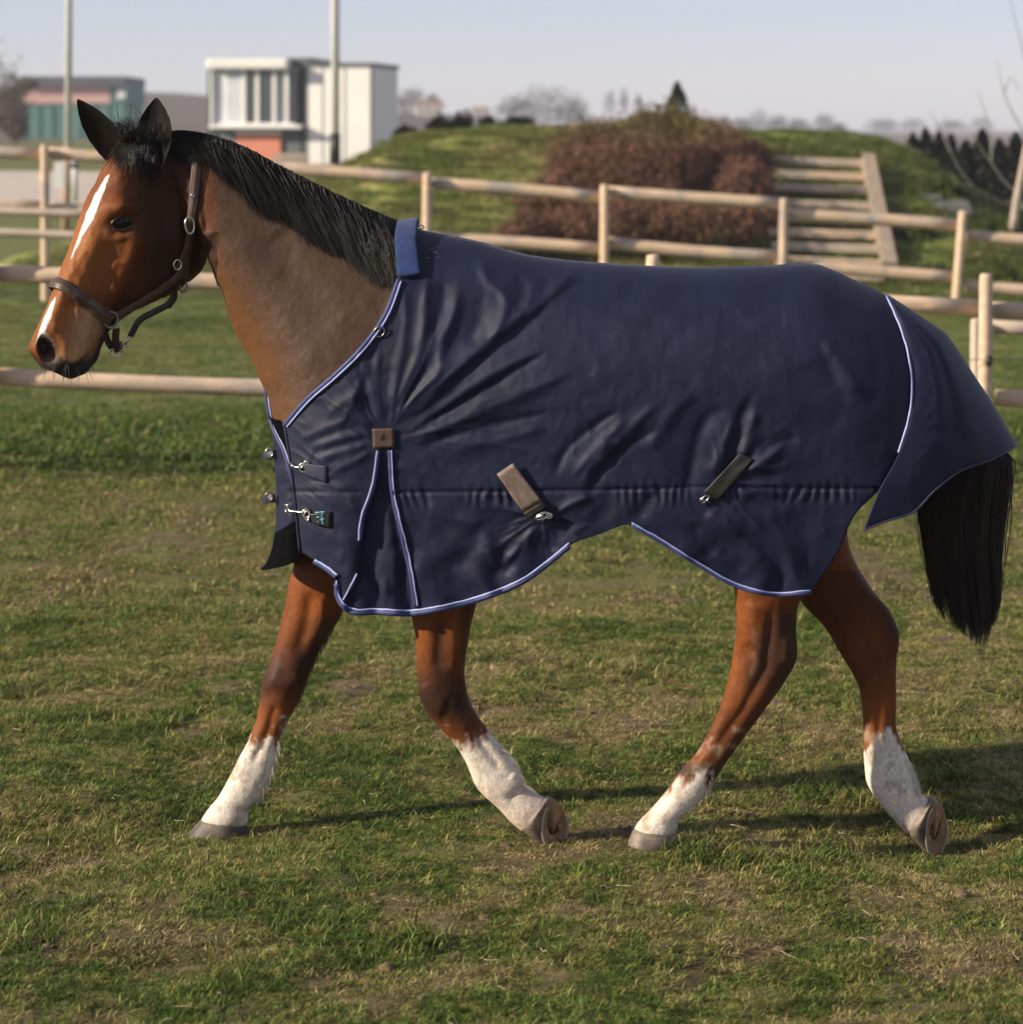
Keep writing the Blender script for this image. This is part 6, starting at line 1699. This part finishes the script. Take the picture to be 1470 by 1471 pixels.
# ------------------------------------------------------------------ far trees and houses
def far_tree(px, py_base, wpx, hpx, Y, seed, label, col=(.10, .085, .08), n_=1400):
    b_ = P(px, py_base, Y); s_ = Y / F
    e_ = empty("far_tree", tuple(b_)); tag(e_, label, "tree", "far trees on the horizon")
    br = branch_tree(b_ - np.array([0, 0, .5]), hpx * s_, .6, seed, 3, 4, hpx * s_ * .02)
    mb_ = MB(); mb_.tube(br[0][0], br[0][1], 6); mb_.build("trunk", M['bark'], e_)
    g = np.random.default_rng(seed); d_ = g.normal(size=(n_, 3)); d_ /= np.linalg.norm(d_, axis=1, keepdims=True)
    lump = .55 + .9 * fbm(d_ * 2.0 + seed * 3.3, 3, seed)
    q = b_ + np.array([0, 0, hpx * s_ * (.52 if hpx > 1.6 * wpx else .38)]) + d_ * (g.random((n_, 1)) ** .42) * np.array([wpx * .62, wpx * .62, hpx * .55]) * s_ * lump[:, None] * np.where(d_[:, 2:] < 0, np.array([[1.25, 1.25, 1.0]]), 1.0)
    v, f = leaf_cloud(q, max(wpx * s_ * .022, .10), seed + 5, 2.2)
    w = g.random((n_, 1)); mk("crown", v, f, M['veg'], e_, smooth=False, cols=np.repeat(np.asarray(col) * (.6 + .8 * w), 4, 0))
    return e_
far_list = [(565, 162, 26, 30, 330, "far bare tree just right of the cabin roof"), (592, 160, 34, 38, 340, "far bare tree between cabin and pale house"), (622, 160, 22, 26, 350, "small far tree above the pale house"),
 (738, 180, 44, 50, 300, "left half of the hazy rounded tree group"), (768, 182, 52, 66, 300, "tallest of the hazy rounded trees near the middle"), (800, 182, 52, 62, 305, "hazy rounded tree right of the tallest one"), (828, 182, 36, 50, 310, "right end of the hazy rounded tree group"),
 (876, 164, 14, 34, 360, "tiny far tree left above the bush"), (896, 158, 10, 28, 360, "slim far tree above the bush"), (918, 160, 10, 24, 360, "slim far tree right above the bush"),
 (1018, 186, 26, 20, 420, "low far tree right of the conifer"), (1040, 188, 20, 24, 420, "far tree next to the low one right of the conifer"), (1066, 190, 24, 24, 430, "far tree left of the wide horizon tree"), (1090, 190, 32, 34, 430, "wide far tree on the middle of the right horizon"),
 (1118, 190, 28, 28, 430, "far tree right of the wide horizon tree"), (1148, 190, 26, 22, 440, "low far tree above the top step"), (1184, 192, 28, 32, 430, "far tree standing above the stair stringer"), (1206, 192, 20, 16, 440, "low far tree at the end of the right tree line"),
 (1270, 187, 40, 18, 700, "faint distant tree on the right skyline"), (1312, 187, 30, 20, 720, "second faint tree on the right skyline"), (1366, 187, 36, 16, 720, "faint tree above the cypress hedge"), (1410, 187, 30, 22, 740, "faint tree on the skyline near the sapling")]
for i, (a, b, w_, h_, Y, lb) in enumerate(far_list): far_tree(a, b, w_, h_, Y, 300 + i, lb, (.20, .19, .20) if h_ > 2 * w_ else (.10, .085, .08), n_=900 if h_ < 2 * w_ else 260)  # slim trees get a paler crown colour standing in for haze
m_house = mat("pale_render", (.62, .58, .52), (.70, .66, .60), .8, .5); m_tile = mat("far_roof", (.20, .14, .12), (.26, .19, .16), .8, .6)
def house(px, py, wpx, hpx, Y, label):
    s_ = Y / F; b_ = P(px, py, Y); e_ = empty("far_house", tuple(b_)); tag(e_, label, "house", "far pale houses")
    w, h_, d_ = wpx * s_, hpx * s_ * .62, wpx * s_ * .6
    mb_ = MB(); mb_.box(b_ + np.array([0, d_ / 2, h_ / 2]), (w, d_, h_)); mb_.build("wall", m_house, e_, smooth=False)
    r_ = hpx * s_ * .38; c = b_ + np.array([0, d_ / 2, h_]); o = w / 2 * 1.05; q = d_ / 2 * 1.1
    mk("roof", c + np.array([[-o, -q, 0], [o, -q, 0], [o, q, 0], [-o, q, 0], [-o, 0, r_], [o, 0, r_]]), [[0, 1, 5, 4], [2, 3, 4, 5], [0, 4, 3], [1, 2, 5], [3, 2, 1, 0]], m_tile, e_, smooth=False)
    for k in range(3):
        mb_ = MB(); mb_.box(b_ + np.array([w * (k - 1) * .28, -.05, h_ * .5]), (w * .1, .12, h_ * .35)); mb_.build("window", M['dark_panel'], e_, smooth=False)
house(560, 164, 30, 20, 300, "far pale house beside the cabin's right edge"); house(615, 166, 40, 22, 300, "far pale house with bright wall above the crest shrubs"); house(690, 168, 26, 14, 320, "small far pale house left of the hazy trees"); house(1110, 192, 14, 9, 400, "tiny far pale house right of the bush"); house(1150, 193, 16, 9, 410, "tiny far pale house above the steps")

# ------------------------------------------------------------------ hazy air
mb = MB(); mb.box((0, 1600, 7.0), (5200, 4200, 18.0))
hz = mb.build("haze", None, smooth=False)
mh = bpy.data.materials.new("haze_air"); mh.use_nodes = True
N, L = mh.node_tree.nodes, mh.node_tree.links
N.remove(N["Principled BSDF"])
pv = N.new("ShaderNodeVolumePrincipled"); pv.inputs["Color"].default_value = (.86, .88, 1.0, 1); pv.inputs["Density"].default_value = .0006; pv.inputs["Anisotropy"].default_value = .0
L.new(pv.outputs[0], N["Material Output"].inputs["Volume"])
hz.data.materials.append(mh); tag(hz, "thin pale haze over the fields", kind="stuff")
